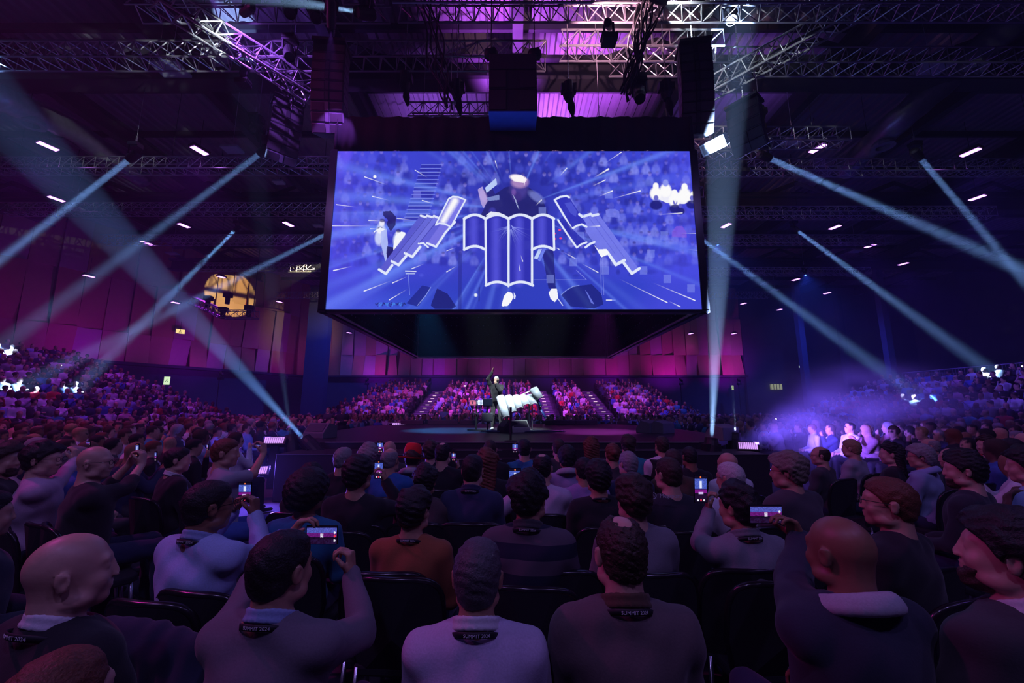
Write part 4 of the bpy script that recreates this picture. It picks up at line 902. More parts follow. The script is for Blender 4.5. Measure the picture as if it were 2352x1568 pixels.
# centre sub stack
root = empty('subwoofer_stack', (at(1178, 255, 8.2).x, 8.2, at(1178, 255, 8.2).z), label='square black subwoofer stack with blue underside above the middle of the screen', cat='loudspeaker')
z = 0
for k, hh in enumerate((.58, .52)):
    mb = MB(); mb.box((-.56, 0, z + .006), (.56, .62, z + hh - .006)); c = mb.build('cabinet', mat('speaker_black', (.035, .035, .04)), root); bevel(c, .012, 1)
    for q0, q1 in ((-.53, -.16), (.16, .53)): mb = MB(); mb.box((q0, -.015, z + .04), (q1, 0.003, z + hh - .04)); mb.build('grille', mat('speaker_grille', (.05, .05, .055)), c)
    z += hh
mb = MB(); mb.box((-.56, -.01, z + .01), (.56, .60, z + .42)); bevel(mb.build('amplifier_crate', mat('dark_crate', (.06, .065, .07), rough=.6), root), .02, 2)
mb = MB(); mb.box((-.56, -.005, -.02), (.56, .63, 0)); mb.build('blue_lit_underside', mat('painted_blue_light', (.04, .22, .85), rough=.5), root)  # blue light on the underside is put into its colour
for s in (-1, 1): mb = MB(); mb.lathe([(.06, -.16), (.13, -.1), (.14, .1), (.06, .16)], 12, Matrix.Translation((s * .52, .1, z + .5)) @ Matrix.Rotation(R(80), 4, 'Y')); mb.bar((s * .52, .1, z + .5), (s * .52, .1, z + 3.0), .012, 5); mb.build('chain_motor', M_BLACK, root, smooth=True)
# chain hoists, cable bundles
for i, (px, py, Y, L, lab) in enumerate(((1050, 205, 9.3, 3.4, 'chain hoist hanging left of the subwoofer stack'), (1306, 208, 9.3, 3.2, 'leaning chain hoist hanging right of the subwoofer stack'), (1530, 205, 9.2, 3.2, 'chain hoist above the right end of the video cube'), (1746, 260, 12, 2.6, 'chain hoist hanging right of the beam of light'), (592, 280, 12.5, 2.4, 'chain hoist above the left moving light'), (930, 185, 9.6, 2.8, 'chain hoist midway above the left half of the screen'))):
    p = at(px, py, Y); root = empty('chain_hoist', p, 0, lab, 'hoist', 'chain hoists'); mb = MB(); mb.lathe([(.05, .30), (.14, .22), (.15, -.15), (.09, -.30)], 12); mb.box((-.2, -.1, -.05), (.2, .1, .15)); mb.build('motor', M_BLACK, root, smooth=False)
    mb = MB(); z = .3
    while z < L: mb.bar((0, 0, z), (0, 0, z + .045), .016, 4); z += .06
    mb.bar((0, 0, .25), (0, 0, ZROOF + .04 - p.z), .008, 4); mb.build('chain', M_TRUSS, root); mb = MB(); mb.tube([(0.05, 0, -.25), (.06, 0, -.5), (.1, .02, -.75)], [.06, .1, .03], 8); mb.build('chain_bag', M_DRAPE, root, smooth=True)
for px0, py0, Y0, px1, py1, Y1, lab in ((1500, -30, 8.4, 1440, 215, 9.0, 'thick bundle of black cables falling to the right half of the cube'), (975, -20, 8.8, 1030, 240, 9.2, 'thin bundle of black cables falling left of the subwoofer stack'), (640, 150, 11, 690, 246, 11.2, 'loop of cable beside the small curved speaker stack')):
    a, b = at(px0, py0, Y0), at(px1, py1, Y1); root = empty('cable_bundle', b, 0, lab, 'cables'); 
    for k in range(16 if px0 > 1400 else 6):
        mb = MB(); o1 = V((RNG.uniform(-.35, .35), RNG.uniform(-.2, .2), 0)); o2 = V((RNG.uniform(-.12, .12), RNG.uniform(-.1, .1), RNG.uniform(-.2, .2)))
        mb.tube([a - b + (b - a) * (j / 12) + o1 * (1 - j / 12) + o2 * (j / 12) + V((.10 * math.sin(j * .9 + k), 0, -.18 * math.sin(j / 12 * 3.14))) for j in range(13)], .024, 5); mb.build('cable', mat('black_cable', (.02, .02, .022)), root, smooth=True)

# ---------------------------------------------------------------- small ceiling fittings
for px, py in ((545, 345), (533, 343), (1822, 325), (1845, 318), (40, 238), (170, 480), (600, 480), (1620, 508), (1970, 578), (655, 420), (1780, 667)):
    pass
for i, (px, py, Z, w_) in enumerate(((533, 345, 12.2, .7), (1822, 325, 12.2, .7), (640, 420, 12.6, .5), (730, 520, 12.6, .5), (1625, 507, 12.6, .5), (1967, 578, 12.6, .7), (172, 480, 12.6, .7), (395, 583, 12.6, .7), (1780, 667, 12.6, .6), (390, 160, 13.4, 1.0), (2140, 160, 13.4, 1.0))):
    p = at_z(px, py, Z); mb = MB(); mb.box((-w_ / 2, -w_ * .35, 0), (w_ / 2, w_ * .35, .09)); mb.bar((0, 0, .09), (0, 0, ZROOF + .04 - p.z), .01, 4)
    o = mb.build('access_point', mat('pale_fitting', (.5, .52, .6), rough=.5), loc=p); bevel(o, .03, 2)
    tag(o, 'small pale unlit box hung under the roof, %s of those from the left edge' % ORD[sorted([533, 1822, 640, 730, 1625, 1967, 172, 395, 1780, 390, 2140]).index(px)], 'ceiling fitting', 'unlit boxes under the roof')
# ---------------------------------------------------------------- lamps of the place
VIO = (0.36, 0.10, 1.0)
M_LAMPV = mat('violet_lamp_face', (.1, .05, .2), emit=(0.62, 0.22, 1.0), es=LAMP_ES)
LP = [(110, 336), (458, 346), (129, 457), (662, 515), (422, 518), (336, 558), (204, 634), (508, 636), (403, 695), (641, 693), (734, 733), (733, 763), (802, 764),
      (2229, 350), (1878, 341), (2245, 454), (1668, 518), (1918, 522), (1999, 565), (2075, 606), (1828, 642), (1900, 673), (1708, 697), (1790, 711), (1587, 766), (1686, 766)]
lord = sorted([p for p in LP if p[0] < 1176], key=lambda p: p[1]), sorted([p for p in LP if p[0] > 1176], key=lambda p: p[1])
for px, py in LP:
    r = ray(px, py); k = (ZD - EYE.z) / r.z; p = EYE + r * k
    far = 43.6
    if p.y > far: p = EYE + r * (far / r.y)
    # stay inside the slanting left wall and the dark right side
    for _ in range(60):
        wl = -43.2 + (p.y - 5.9) * 20.8 / 39.1 + 1.4
        if p.x < wl or p.x > 44: p = EYE + (p - EYE) * .98
    s = 1 if px < 1176 else -1
    d = V((.30 * s, .95, 0)).normalized(); side = V((-d.y, d.x, 0)); L_, W_ = (.28, .13) if p.y < 30 else (.26, .14)
    root = empty('ceiling_lamp', p); 
    li, nm = (lord[0].index((px, py)), 'left') if px < 1176 else (lord[1].index((px, py)), 'right')
    tag(root, 'violet glowing roof lamp, %s highest of those %s of the video cube' % (ORD[li], nm), 'lamp', 'violet hall lamps')
    M = Matrix(((d.x, side.x, 0, 0), (d.y, side.y, 0, 0), (0, 0, 1, 0), (0, 0, 0, 1)))
    mb = MB(); mb.box((-L_ - .05, -W_ - .05, .01), (L_ + .05, W_ + .05, .12), M); mb.box((-L_, -.03, .12), (L_, .03, .22), M); mb.build('housing', M_BLACK, root)
    mb = MB(); mb.bar((0, 0, .2), (0, 0, max(.3, min(1.4, ZROOF - 1.2 - p.z))), .012, 4); mb.build('hanger', M_BLACK, root)
    mb = MB(); mb.box((-L_, -W_, -.012), (L_, W_, .008), M); mb.build('lamp_face', M_LAMPV, root)
    lamp('hall_lamp_light', 'SPOT', p + V((0, 0, -.06)), p + V((0, 0.01, -5)), HALL_W * (.12 if p.y > 38 or p.x < -43.2 + (p.y - 5.9) * 20.8 / 39.1 + 6 else 1.1), (.48, .035, 1.0) if p.x < 4 or p.y > 40 else (.14, .04, 1.0), .25, 108, .8)

def moving_head(p, aim, label, energy, color=(.55, .75, 1.0), ang=2.4, hang=True, r=.13, name='moving_light', es=30.0, glow=False, blend=.35, light=True):
    p = V(p); aim = V(aim); d = (aim - p).normalized(); root = empty(name, p, 0, label, 'stage light'); q = d.to_track_quat('Z', 'Y').to_matrix().to_4x4()
    mb = MB(); mb.lathe([(r * .75, -.50), (r * 1.15, -.42), (r * 1.2, -.1), (r * 1.05, .0), (r * 1.05, .05), (r * .95, .05), (r * .95, -.02)], 18, q); mb.build('head', M_BLACK, root, smooth=False)
    mb = MB(); mb.lathe([(0.001, -.035), (r * .93, -.035)], 18, q); mb.build('lens', mat('lens_' + ('bright' if es > 20 else 'cool'), (.4, .5, .6), rough=.1, emit=color, es=es), root)
    s = 1 if hang else -1; ax = d.cross(V((0, 0, 1))).normalized(); c = d * -.22
    hang = hang and d.z < .3; s = 1 if hang else -1; mb = MB()
    for k in (-1, 1): mb.bar(c + ax * k * (r * 1.3), c + ax * k * (r * 1.35) + V((0, 0, s * .34)), .03, 4)
    mb.box(c + V((-.19, -.12, s * .36 - .03)), c + V((.19, .12, s * .36 + .03))); mb.box(c + V((-.17, -.15, s * .45 - .06)), c + V((.17, .15, s * .45 + .06))); mb.build('yoke_base', M_BLACK, root)
    if not hang and d.z > 0 and p.z < 2 and name == 'moving_light':
        zf = 1.0 if abs(p.x) < 4.3 or p.y > 12 else 0.0; mb = MB(); mb.box(c + V((-.15, -.12, zf - (p + c).z)), c + V((.15, .12, -.5))); mb.build('riser_foot', M_BLACK, root)
    if hang: mb = MB(); mb.bar(c + V((0, 0, .5)), c + V((0, 0, .8)), .03, 5); mb.bar(c + V((0, 0, .8)), c + V((0, 0, max(.9, ZROOF + .04 - (p + c).z))), .008, 4); mb.build('clamp', M_TRUSS, root)
    if light:
        if ang > 5.0 or not hang: lamp(name + '_beam', 'SPOT', p + d * .06, aim, energy, color, r * .3, ang, blend)
        else:
            o = lamp(name + '_beam', 'AREA', p + d * .06, aim, energy, color, r * 1.5, ang); o.data.shape = 'DISK'
    return root
K = BEAM
BM = [((298, 365, 13.5), (-120, 690, 17), K * 1.1, 2.8, 'hanging moving light throwing the beam off the left edge'),
      ((598, 352, 13.5), (-20, 812, 20.5), K * .7, 3.4, 'hanging moving light left of the small speaker stack'),
      ((538, 530, 24), (180, 888, 19), K * 1.1, 4.4, 'hanging moving light aimed down at the left stand'),
      ((752, 536, 19), (14, 905, 16.6), K * .8, 3.8, 'moving light tucked behind the left edge of the video cube'),
      ((1766, 363, 13.5), (2420, 650, 19), K * 1.2, 2.8, 'hanging moving light right of the white speaker box'),
      ((2113, 362, 14.5), (2400, 700, 18), K * .9, 2.8, 'hanging moving light nearest the right edge of the roof'),
      ((1832, 530, 23), (2312, 880, 18.6), K * 1.0, 4.2, 'far hanging moving light aimed down at the right stand'),
      ((1606, 545, 21), (2135, 930, 19), K * 1.1, 4.2, 'moving light tucked behind the right edge of the video cube')]
for (a, b, e, an, lab) in BM: moving_head(at(*a), at(*b), lab, e, (.28, .50, 1.0), an)
# stage-floor lights
moving_head(at(702, 1012, 8.6), at(-60, 190, 9.6), 'floor light on the left stage corner with the widest beam crossing to the upper left', K * 1050, (.24, .45, 1.0), 7.5, hang=False, r=.13)
moving_head(at(668, 1004, 9.6), at(590, 420, 11.0), 'floor light just behind the left stage corner, pointing straight up', K * 160, (.34, .52, 1.0), 5, hang=False, r=.12)
moving_head(at(1635, 1012, 8.4), at(1664, 250, 9.4), 'floor light on the right stage corner with the upright white beam', K * 1500, (.42, .60, 1.0), 8.0, hang=False, r=.13)
moving_head(at(1687, 998, 9.2), at(1640, 380, 9.6), 'floor light behind the grey wedge on the right corner', K * 260, (.40, .60, 1.0), 6, hang=False, r=.12)
for a, b, e, lab in (((905, 975, 17.6), (950, 760, 18.5), .7, 'small floor light at the back of the stage beside the left stairs'), ((1384, 972, 17.8), (1372, 760, 18.5), .8, 'small floor light at the back of the stage beside the right stairs'), ((1456, 970, 18), (1468, 760, 18.5), .6, 'small floor light on the back right edge of the stage')):
    moving_head(at(*a), at(*b), lab, K * e * 20, (.40, .62, 1.0), 5, hang=False, r=.09, blend=.8)
# upper bright lamp over the middle left, and the lamp that whitens the truss
moving_head(at(822, 27, 8.3), at(300, -60, 5.6), 'large bright moving light at the top edge shining to the left', K * 420, (.45, .68, 1.0), 8, r=.13)
moving_head(at(1524, 2, 8.35), at(1580, 30, 8.9), 'bright lamp at the top edge whitening the truss beside it', 1600, (.85, .95, 1.0), 60, r=.10)
moving_head(at(560, 30, 8.0), at(500, 75, 8.9), 'lamp lighting the slanting truss white', 1300, (.85, .95, 1.0), 26, r=.08, es=3)
moving_head(at(1400, 60, 8.3), at(1420, 100, 10), 'warm lamp tinting the middle trusses pink', 900, (1.0, .48, .66), 120, r=.08, es=2)
moving_head(at(470, -20, 8.0), at(600, 130, 9.6), 'violet lamp grazing the slanting truss', 1500, (.40, .12, 1.0), 60, r=.08, es=2)
moving_head(at(760, 60, 7.4), at(760, 250, 8.4), 'lamp giving the left speaker stack its purple foot', 700, (.42, .10, 1.0), 34, r=.08, es=2)
# small dark spare heads hanging in the rig
for px, py, Y, lab in ((585, 300, 13, 'dark unlit moving light above the left beam'), (1745, 330, 13, 'dark unlit moving light above the right beam'), (665, 30, 8.8, 'dark lamp with a red glow hanging by the slanting truss'), (725, 40, 8.9, 'second dark lamp with a red glow hanging by the slanting truss'), (665, 130, 9.6, 'dark lamp hanging beneath the slanting truss'), (1625, 30, 8.9, 'dark lamp with a red glow right of the whitened truss'), (1680, 45, 9.2, 'dark lamp hanging further right of the whitened truss'), (1470, 225, 9.1, 'dark lamp on the rig above the right half of the cube')):
    moving_head(at(px, py, Y), at(px + 10, py + 60, Y - .5), lab, 0, (1, .1, .15), 10, light=False, es=.35 if 'red' not in lab else 1.5)
# roof uplights inside the rig: the violet-lit roof sheet over the middle
for X, Y, e, c in ((-.3, 12.2, 700, (.55, .10, 1.0)), (2.8, 14.6, 900, (.55, .10, 1.0)), (1.5, 18.5, 700, (.55, .15, 1.0)), (-3.5, 16.5, 260, (.4, .12, 1.0)), (-8, 10.5, 120, (.3, .12, 1.0)), (9.5, 15, 110, (.35, .12, 1.0))):
    moving_head((X, Y, 11.9), (X + .2, Y + .4, 15.5), 'violet roof uplight in the rig, %s' % {-.3: 'the one nearest the subwoofer stack', 2.8: 'the one right behind the stack', 1.5: 'the one farthest back', -3.5: 'the one over the left of the cube', -8: 'the dim one over the slanting truss', 9.5: 'the dim one beyond the right speaker stack'}[X], e * ROOF_K, c, 95, r=.1, es=2, blend=.9)
for X, Y in ((-5.5, 21.5), (0, 22.5), (5.5, 21.5)):  # extra lamps added out of sight to brighten the far stand
    root = empty('ceiling_lamp', (X, Y, 12)); tag(root, 'roof lamp hidden behind the video cube lighting the far stand, %s' % {-5.5: 'left', 0: 'middle', 5.5: 'right'}[X], 'lamp', 'violet hall lamps')
    mb = MB(); mb.box((-.25, -.45, .01), (.25, .45, .12)); mb.bar((0, 0, .1), (0, 0, ZROOF - 1.2 - 12), .012, 4); mb.build('housing', M_BLACK, root); mb = MB(); mb.box((-.2, -.4, -.012), (.2, .4, .008)); mb.build('lamp_face', M_LAMPV, root)
    lamp('hall_lamp_light', 'SPOT', (X, Y, 11.9), (X * 1.1, 29.5, 1.5), HALL_W * 10, (.66, .07, 1.0), .25, 62, .8)
for X, Y, ax, nm in ((13, 24, 17, 'right of the cube'), (23, 30, 27, 'over the dark right corner'), (-13, 33, -17, 'before the left corner column')):  # floods added to tint the dark crowd, walls and haze blue
    moving_head((X, Y, 12), (ax, Y + 4, 2), 'deep blue floodlight hung in the roof %s' % nm, HALL_W * 5, (.03, .09, 1.0), 120, r=.1, es=1.0, blend=.9)
# hall lamps behind the viewer, lighting the backs of the nearest rows
for X, Y, e, c in ((-9, -2, 1.6, (.50, .24, 1.0)), (-3, -4, 2.4, (.42, .30, 1.0)), (3.5, -4, 2.4, (.40, .28, 1.0)), (9, -2, 1.4, (.32, .22, 1.0)), (-12, 4, 7, (.9, .04, .6)), (12, 4, 1.0, (.25, .12, 1.0))):
    root = empty('ceiling_lamp', (X, Y, 11.9)); tag(root, 'violet roof lamp behind the viewer, over %s' % {-9: 'the left block', -3: 'the middle left', 3.5: 'the middle right', 9: 'the right block', -12: 'the left aisle', 12: 'the right aisle'}[X], 'lamp', 'violet hall lamps')
    mb = MB(); mb.box((-.25, -.45, .01), (.25, .45, .12)); mb.bar((0, 0, .1), (0, 0, ZROOF - 1.2 - 11.9), .012, 4); mb.build('housing', M_BLACK, root); mb = MB(); mb.box((-.2, -.4, -.012), (.2, .4, .008)); mb.build('lamp_face', M_LAMPV, root)
    lamp('hall_lamp_light', 'SPOT', (X, Y, 11.8), (X * .4, Y + 4, 0), BACK_W * e, c, .25, 120, .8)
# wall washers along the foot of the panelled walls
for i, (x, y, ax, ay, az, e, c) in enumerate([(-15, 41.5, -15, 45, 6.4, 1.0, (.40, .0, 1)), (-8.5, 41.5, -8.5, 45, 6.4, .8, (.32, .0, 1)), (-2, 41.5, -2, 45, 6.4, .5, (.34, .01, 1)), (4.5, 41.5, 4.5, 45, 6.4, .5, (.34, .01, 1)), (11, 41.5, 11, 45, 6.4, .9, (.40, .0, 1)), (17.5, 41.5, 17.5, 45, 6.4, 1.3, (.50, .0, 1)), (23.5, 41.5, 24, 45, 6.4, 1.2, (.55, .0, 1)),
                                          (-21.5, 38.0, -24, 41.5, 8, .7, (.40, .0, 1)), (-24.2, 33, -28.5, 35, 7.5, .8, (.40, .0, 1)), (-27.8, 27, -32, 29, 7.5, .9, (.32, .0, 1)), (-30.6, 21, -35.5, 22.5, 7.5, 1.1, (.32, .0, 1)), (-33.5, 15.5, -38.5, 16.5, 7.5, .9, (.32, .0, 1))]):
    root = moving_head((x, y, 4.55), (ax, ay, az), 'magenta floodlight below the panelled wall, %s from the %s' % (ORD[i if i < 7 else i - 7], 'left end of the far wall' if i < 7 else 'corner along the left wall'), e * WASH, c, 100, hang=False, r=.10, es=1.0, name='wall_washer', blend=.9); root['group'] = 'magenta wall floodlights'
    mb = MB(); mb.bar((0, 0, -.5), (0, 0, -4.55 if i > 6 or abs(x) > 11 else -1.1), .04, 5); mb.build('stand', M_BLACK, root)
# warm light on the gold patches of the left wall
moving_head((-13, 27, 11.8), (-26.5, 36.7, 12.4), 'warm spotlight throwing the round gold patch on the left wall', 16000, (1.0, .80, .48), 15, r=.11, es=4, blend=.12)
moving_head((-12, 31, 11.6), (-23.6, 43.5, 9.8), 'warm lamp giving the gold glow at the wall corner', 1500, (1.0, .72, .42), 34, r=.10, es=3, blend=.9)
# light on the player
moving_head((-1.6, 9.6, 7.6), (-.3, 13.0, 1.9), 'cool follow spot inside the video cube aimed at the player, left one', 4200, (.80, .92, 1.0), 20, r=.12, es=6, blend=.6)
moving_head((2.3, 9.8, 7.6), (0.3, 13.0, 1.6), 'cool follow spot inside the video cube aimed at the player, right one', 3200, (.80, .92, 1.0), 20, r=.12, es=6, blend=.6)
moving_head((-4.0, 16.4, 7.4), (-2.0, 13.2, 1.0), 'blue spot inside the video cube colouring the left of the stage', 5500, (.05, .35, 1.0), 26, r=.1, es=3, blend=.8)
moving_head((4.0, 16.4, 7.4), (2.6, 12.6, 1.0), 'magenta spot inside the video cube colouring the right of the stage', 3500, (.8, .08, .9), 24, r=.1, es=3, blend=.8)
# LED battens on the stage edges
def batten(p, rz, L, label, e, aim, col=(.17, .09, 1.0), rx=0.0, n=10, beam=70):
    root = empty('light_batten', p, R(rz), label, 'stage light'); Mx = Matrix.Rotation(R(rx), 4, 'X')
    mb = MB(); mb.box((-L / 2 - .03, -.09, -.10), (L / 2 + .03, .09, .07), Mx); mb.box((-.08, -.05, -p.z + .01), (.08, .05, -.09)) if p.y < 12 else mb.box((-.08, -.05, 1 - p.z), (.08, .05, -.09)); mb.build('housing', M_BLACK, root)
    for i in range(n):
        mb = MB(); x = -L / 2 + L * (i + .12) / n; mb.box((x, -.07, .07), (x + L / n * .72, .07, .078), Mx); mb.build('lamp_cell', mat('violet_cell', (.2, .1, .3), emit=(.70, .36, 1.0), es=1.0), root)
    if e: o = lamp('batten_light', 'AREA', V(p) + V((0, 0, .12)) + (V(aim) - V(p)).normalized() * .05, aim, e, col, .5, beam, size_y=.12)
    return root
batten(at(1718, 1027, 8.4), -25, .34, 'short violet batten throwing the smoky beam into the right stand', SMOKE_E, at(2150, 900, 13), rx=60, beam=38)
batten(at(1757, 1090, 8.0), -15, .34, 'short violet batten low beside the right stage steps', SMOKE_E * .45, at(2000, 960, 10.5), rx=45, beam=60)
batten(at(592, 1084, 7.9), 18, .34, 'short violet batten low beside the left stage steps', 60, at(600, 1180, 6.0), rx=55, beam=120)
batten(at(632, 1014, 9.0), 10, .40, 'short violet batten on the left edge above the man in grey', 12, at(560, 950, 9.6), rx=60, beam=120)
batten(at(922, 976, 17.4), 0, .75, 'row of warm bright cells at the back of the stage, left', 12, at(920, 900, 18), rx=70, col=(1, .7, .9))

# ---------------------------------------------------------------- haze in the air and the drifting stage smoke
# the hall's air carries thin stage haze everywhere
nt = world.node_tree; v_ = nt.nodes.new('ShaderNodeVolumeScatter'); v_.inputs['Density'].default_value = HAZE; v_.inputs['Anisotropy'].default_value = .25; v_.inputs['Color'].default_value = (.72, .86, 1, 1)
nt.links.new(v_.outputs[0], [n for n in nt.nodes if n.type == 'OUTPUT_WORLD'][0].inputs['Volume'])
def smoke(c, rad, rz, dens, label):
    mb = MB(); n, k = 20, 12; mb.lathe([(max(.02, math.sin(math.pi * j / k)), -math.cos(math.pi * j / k)) for j in range(k + 1)], n)
    o = mb.build('smoke'); o.location = c; o.scale = rad; o.rotation_euler = rz; tag(o, label, 'smoke', kind='stuff')
    m = bpy.data.materials.new('drifting_smoke'); m.use_nodes = True; nt = m.node_tree; nt.nodes.clear(); L = nt.links.new
    out = nt.nodes.new('ShaderNodeOutputMaterial'); v = nt.nodes.new('ShaderNodeVolumeScatter'); tc = nt.nodes.new('ShaderNodeTexCoord'); no = nt.nodes.new('ShaderNodeTexNoise'); no.inputs['Scale'].default_value = 3.0; no.inputs['Detail'].default_value = 3
    L(tc.outputs['Object'], no.inputs['Vector']); ln = nt.nodes.new('ShaderNodeVectorMath'); ln.operation = 'LENGTH'; L(tc.outputs['Object'], ln.inputs[0])
    mr = nt.nodes.new('ShaderNodeMapRange'); mr.inputs[1].default_value = 1.0; mr.inputs[2].default_value = .1; mr.inputs[3].default_value = 0; mr.inputs[4].default_value = 1; L(ln.outputs['Value'], mr.inputs[0])
    m2 = nt.nodes.new('ShaderNodeMapRange'); m2.inputs[1].default_value = .35; m2.inputs[2].default_value = .75; m2.inputs[4].default_value = dens * 2; L(no.outputs['Fac'], m2.inputs[0])
    mu = nt.nodes.new('ShaderNodeMath'); mu.operation = 'MULTIPLY'; L(mr.outputs[0], mu.inputs[0]); L(m2.outputs[0], mu.inputs[1]); L(mu.outputs[0], v.inputs['Density']); v.inputs['Anisotropy'].default_value = .1
    L(v.outputs[0], out.inputs['Volume']); o.data.materials.append(m); return o
smoke(at(1945, 965, 11.5), (5.2, 3.4, 1.9), (0, 0, R(30)), SMOKE_D, 'violet smoke drifting over the right-hand seats')
# ---------------------------------------------------------------- the stage
ZS = 1.0
def chamf(x, y0, y1, c): return [(-x + c, y0), (x - c, y0), (x, y0 + c), (x, y1 - c), (x - c, y1), (-x + c, y1), (-x, y1 - c), (-x, y0 + c)]
root = empty('stage', (0, 13, 0), label='low dark stage in the middle of the hall under the video cube', cat='stage')
mb = MB(); P = [(x, y - 13) for x, y in chamf(5.6, 8.75, 17.5, 1.5)]; mb.prism(P, ZS - .16, ZS); bevel(mb.build('deck', M_BOARD, root), .01, 1)
mb = MB(); P = [(x * .97, y - 13) for x, y in chamf(5.55, 8.95, 17.4, 1.5)]; mb.prism(P, 0.005, ZS - .16); mb.build('skirt', M_DRAPE, root)
mb = MB(); mb.box((-4.0, 8.735 - 13, ZS - .012), (4.0, 8.752 - 13, ZS + .003)); mb.build('deck_edge', mat('edge_strip', (.45, .46, .5), rough=.4), root)
# front corner blocks and the steps between them
for x0, x1, nm in ((-4.45, -1.30, 'black raised block on the left of the stage steps'), (3.15, 4.85, 'black raised block on the right of the stage steps')):
    mb = MB(); mb.box((x0, 7.75, .005), (x1, 8.70, .86)); o = mb.build('stage_block', mat('block_black', (.022, .022, .028), rough=.75)); bevel(o, .01, 1); tag(o, nm, 'stage block')
    mb = MB(); mb.box((x0, 7.74, .852), (x1, 7.756, .866)); mb.build('edge_strip', mat('dark_edge', (.14, .14, .17)), o)
mb = MB(); root2 = empty('stage_steps', (0.95, 8.2, 0), label='wide black steps with pale nosings up the front of the stage', cat='steps')
for k, (y, z) in enumerate(((7.45, .40), (7.75, .58), (8.05, .73), (8.38, .87))):
    m1 = MB(); m1.box((-2.2, y - 8.2, .005), (2.15, y + .33 - 8.2, z)); s = m1.build('tread', M_BLACK, root2); m1 = MB()
    for a, b in ((-2.1, -1.15), (-.9, .25), (.6, 1.35), (1.5, 2.1)): m1.box((a, y - 8.2 - .006, z - .004), (b, y - 8.2 + .02, z + .004))
    m1.build('nosing', mat('pale_nosing', (.7, .72, .78), rough=.4), s)
# wedges and boxes
def wedge(p, rz, label, w=.62, m=None, group=None, h=.36, d=.45):
    o = empty('floor_monitor', p, R(rz), label, 'loudspeaker', group); mb = MB()
    Mx = Matrix(((0, 0, 1, 0), (1, 0, 0, 0), (0, 1, 0, 0), (0, 0, 0, 1)))
    mb.prism([(-d / 2, 0), (d / 2, 0), (d / 2, h * .35), (d * .1, h), (-d / 2, h * .8)], -w / 2, w / 2, Mx); c = mb.build('cabinet', m or M_GREY, o); bevel(c, .015, 2)
    a = V((0, d / 2 + .004, h * .37)); b = V((0, d * .1 + .006, h * .99)); n = (b - a).normalized(); t = V((w * .42, 0, 0)); nn_ = V((0, n.z, -n.y)) * .012
    q = [a + n * .04 - t, a + n * .04 + t, b - n * .04 + t, b - n * .04 - t]; mb = MB(); mb.add(q + [v + nn_ for v in q], [(0, 1, 2, 3), (4, 7, 6, 5), (0, 4, 5, 1), (1, 5, 6, 2), (2, 6, 7, 3), (3, 7, 4, 0)]); mb.build('grille', mat('wedge_grille', (.08, .085, .10), rough=.7), o); return o
for px, py, Y, rz, lab in ((735, 1003, 9.9, 160, 'grey wedge monitor at the left stage corner behind the floor light'), (1490, 988, 11.8, 40, 'grey wedge monitor on the right stage side, the left one of two touching'), (1520, 992, 11.6, 40, 'grey wedge monitor on the right stage side, the right one of two touching'), (1660, 1018, 9.3, 30, 'grey wedge monitor between the two upright floor lights')):
    p = at(px, py, Y); wedge((p.x, p.y, ZS if abs(p.x) < 5 else max(p.z - .1, .9)), rz, lab)
for i, (x0, x1) in enumerate(((-4.7, -3.75), (-3.55, -2.3), (-2.2, -1.55), (1.4, 2.65), (2.7, 3.6))):
    mb = MB(); mb.box((x0, 17.1, ZS), (x1, 17.35, ZS + .17)); o = mb.build('front_fill_speaker', M_GREY); bevel(o, .01, 1); tag(o, 'low flat grey speaker along the back stage edge, %s from its left end' % ORD[i], 'loudspeaker', 'flat speakers at the back stage edge')

# ---------------------------------------------------------------- the player and the instrument
PX = at(1140, 985, 13.1); PX = V((PX.x, 13.1, ZS))
P = dict(stand=True, hair='buzz', hc='white', skin=SKINS[5], shirt='black', pants='charcoal', shoe='white', top='jacket', loose=.016, hy=-12, hp=-14, sw=.18,
         arms={-1: ((-.16, .16, 1.98), (.25, .1, 1), (1, 0, .2), (-1, .2, .1)), 1: ((.14, .24, 1.46), (-.5, .3, .8), (-.6, -.6, 0), (.6, .2, -.9))}, curl={-1: .12, 1: 1.2}, seed=4, collar=1, collar_c='white')
# he faces the viewer: his right is our left, so the local frame is turned round
P['arms'] = {1: ((.13, .10, 1.86), (-.12, .05, 1), (-1, 0, 0), (.9, .3, .1)), -1: ((-.02, .21, 1.46), (.35, .15, .9), (.2, -.9, 0), (-.6, .3, -.9))}; P['curl'] = {1: .12, -1: 1.2}; P['hy'] = -8; P['hp'] = -8
hero('person', PX, 172, P, .010, 'bald player in black jacket and white shoes on stage, arm pointing straight up', group=None, scale=1.0)
mb = MB(); q = PX + V((.03, -.20, 1.50)); mb.bar(q + V((0, -.02, -.12)), q + V((0, 0, .04)), .014, 8); mb.lathe([(.002, .10), (.022, .085), (.026, .06), (.015, .035)], 10, Matrix.Translation(q)); tag(mb.build('microphone', M_BLACK, smooth=True), 'small hand microphone held at the mouth of the player on stage', 'microphone')
M_TILE = mat('pearl_tile', (.52, .60, .68), rough=.3, var=.05); M_RIM = mat('white_rim', (.92, .94, .97), rough=.3)
inst = empty('tile_instrument', (PX.x + .55, 12.7, ZS), label='white instrument of half-round wing tiles on a stand in front of the player', cat='instrument')
O = V((PX.x + .55, 12.7, ZS))
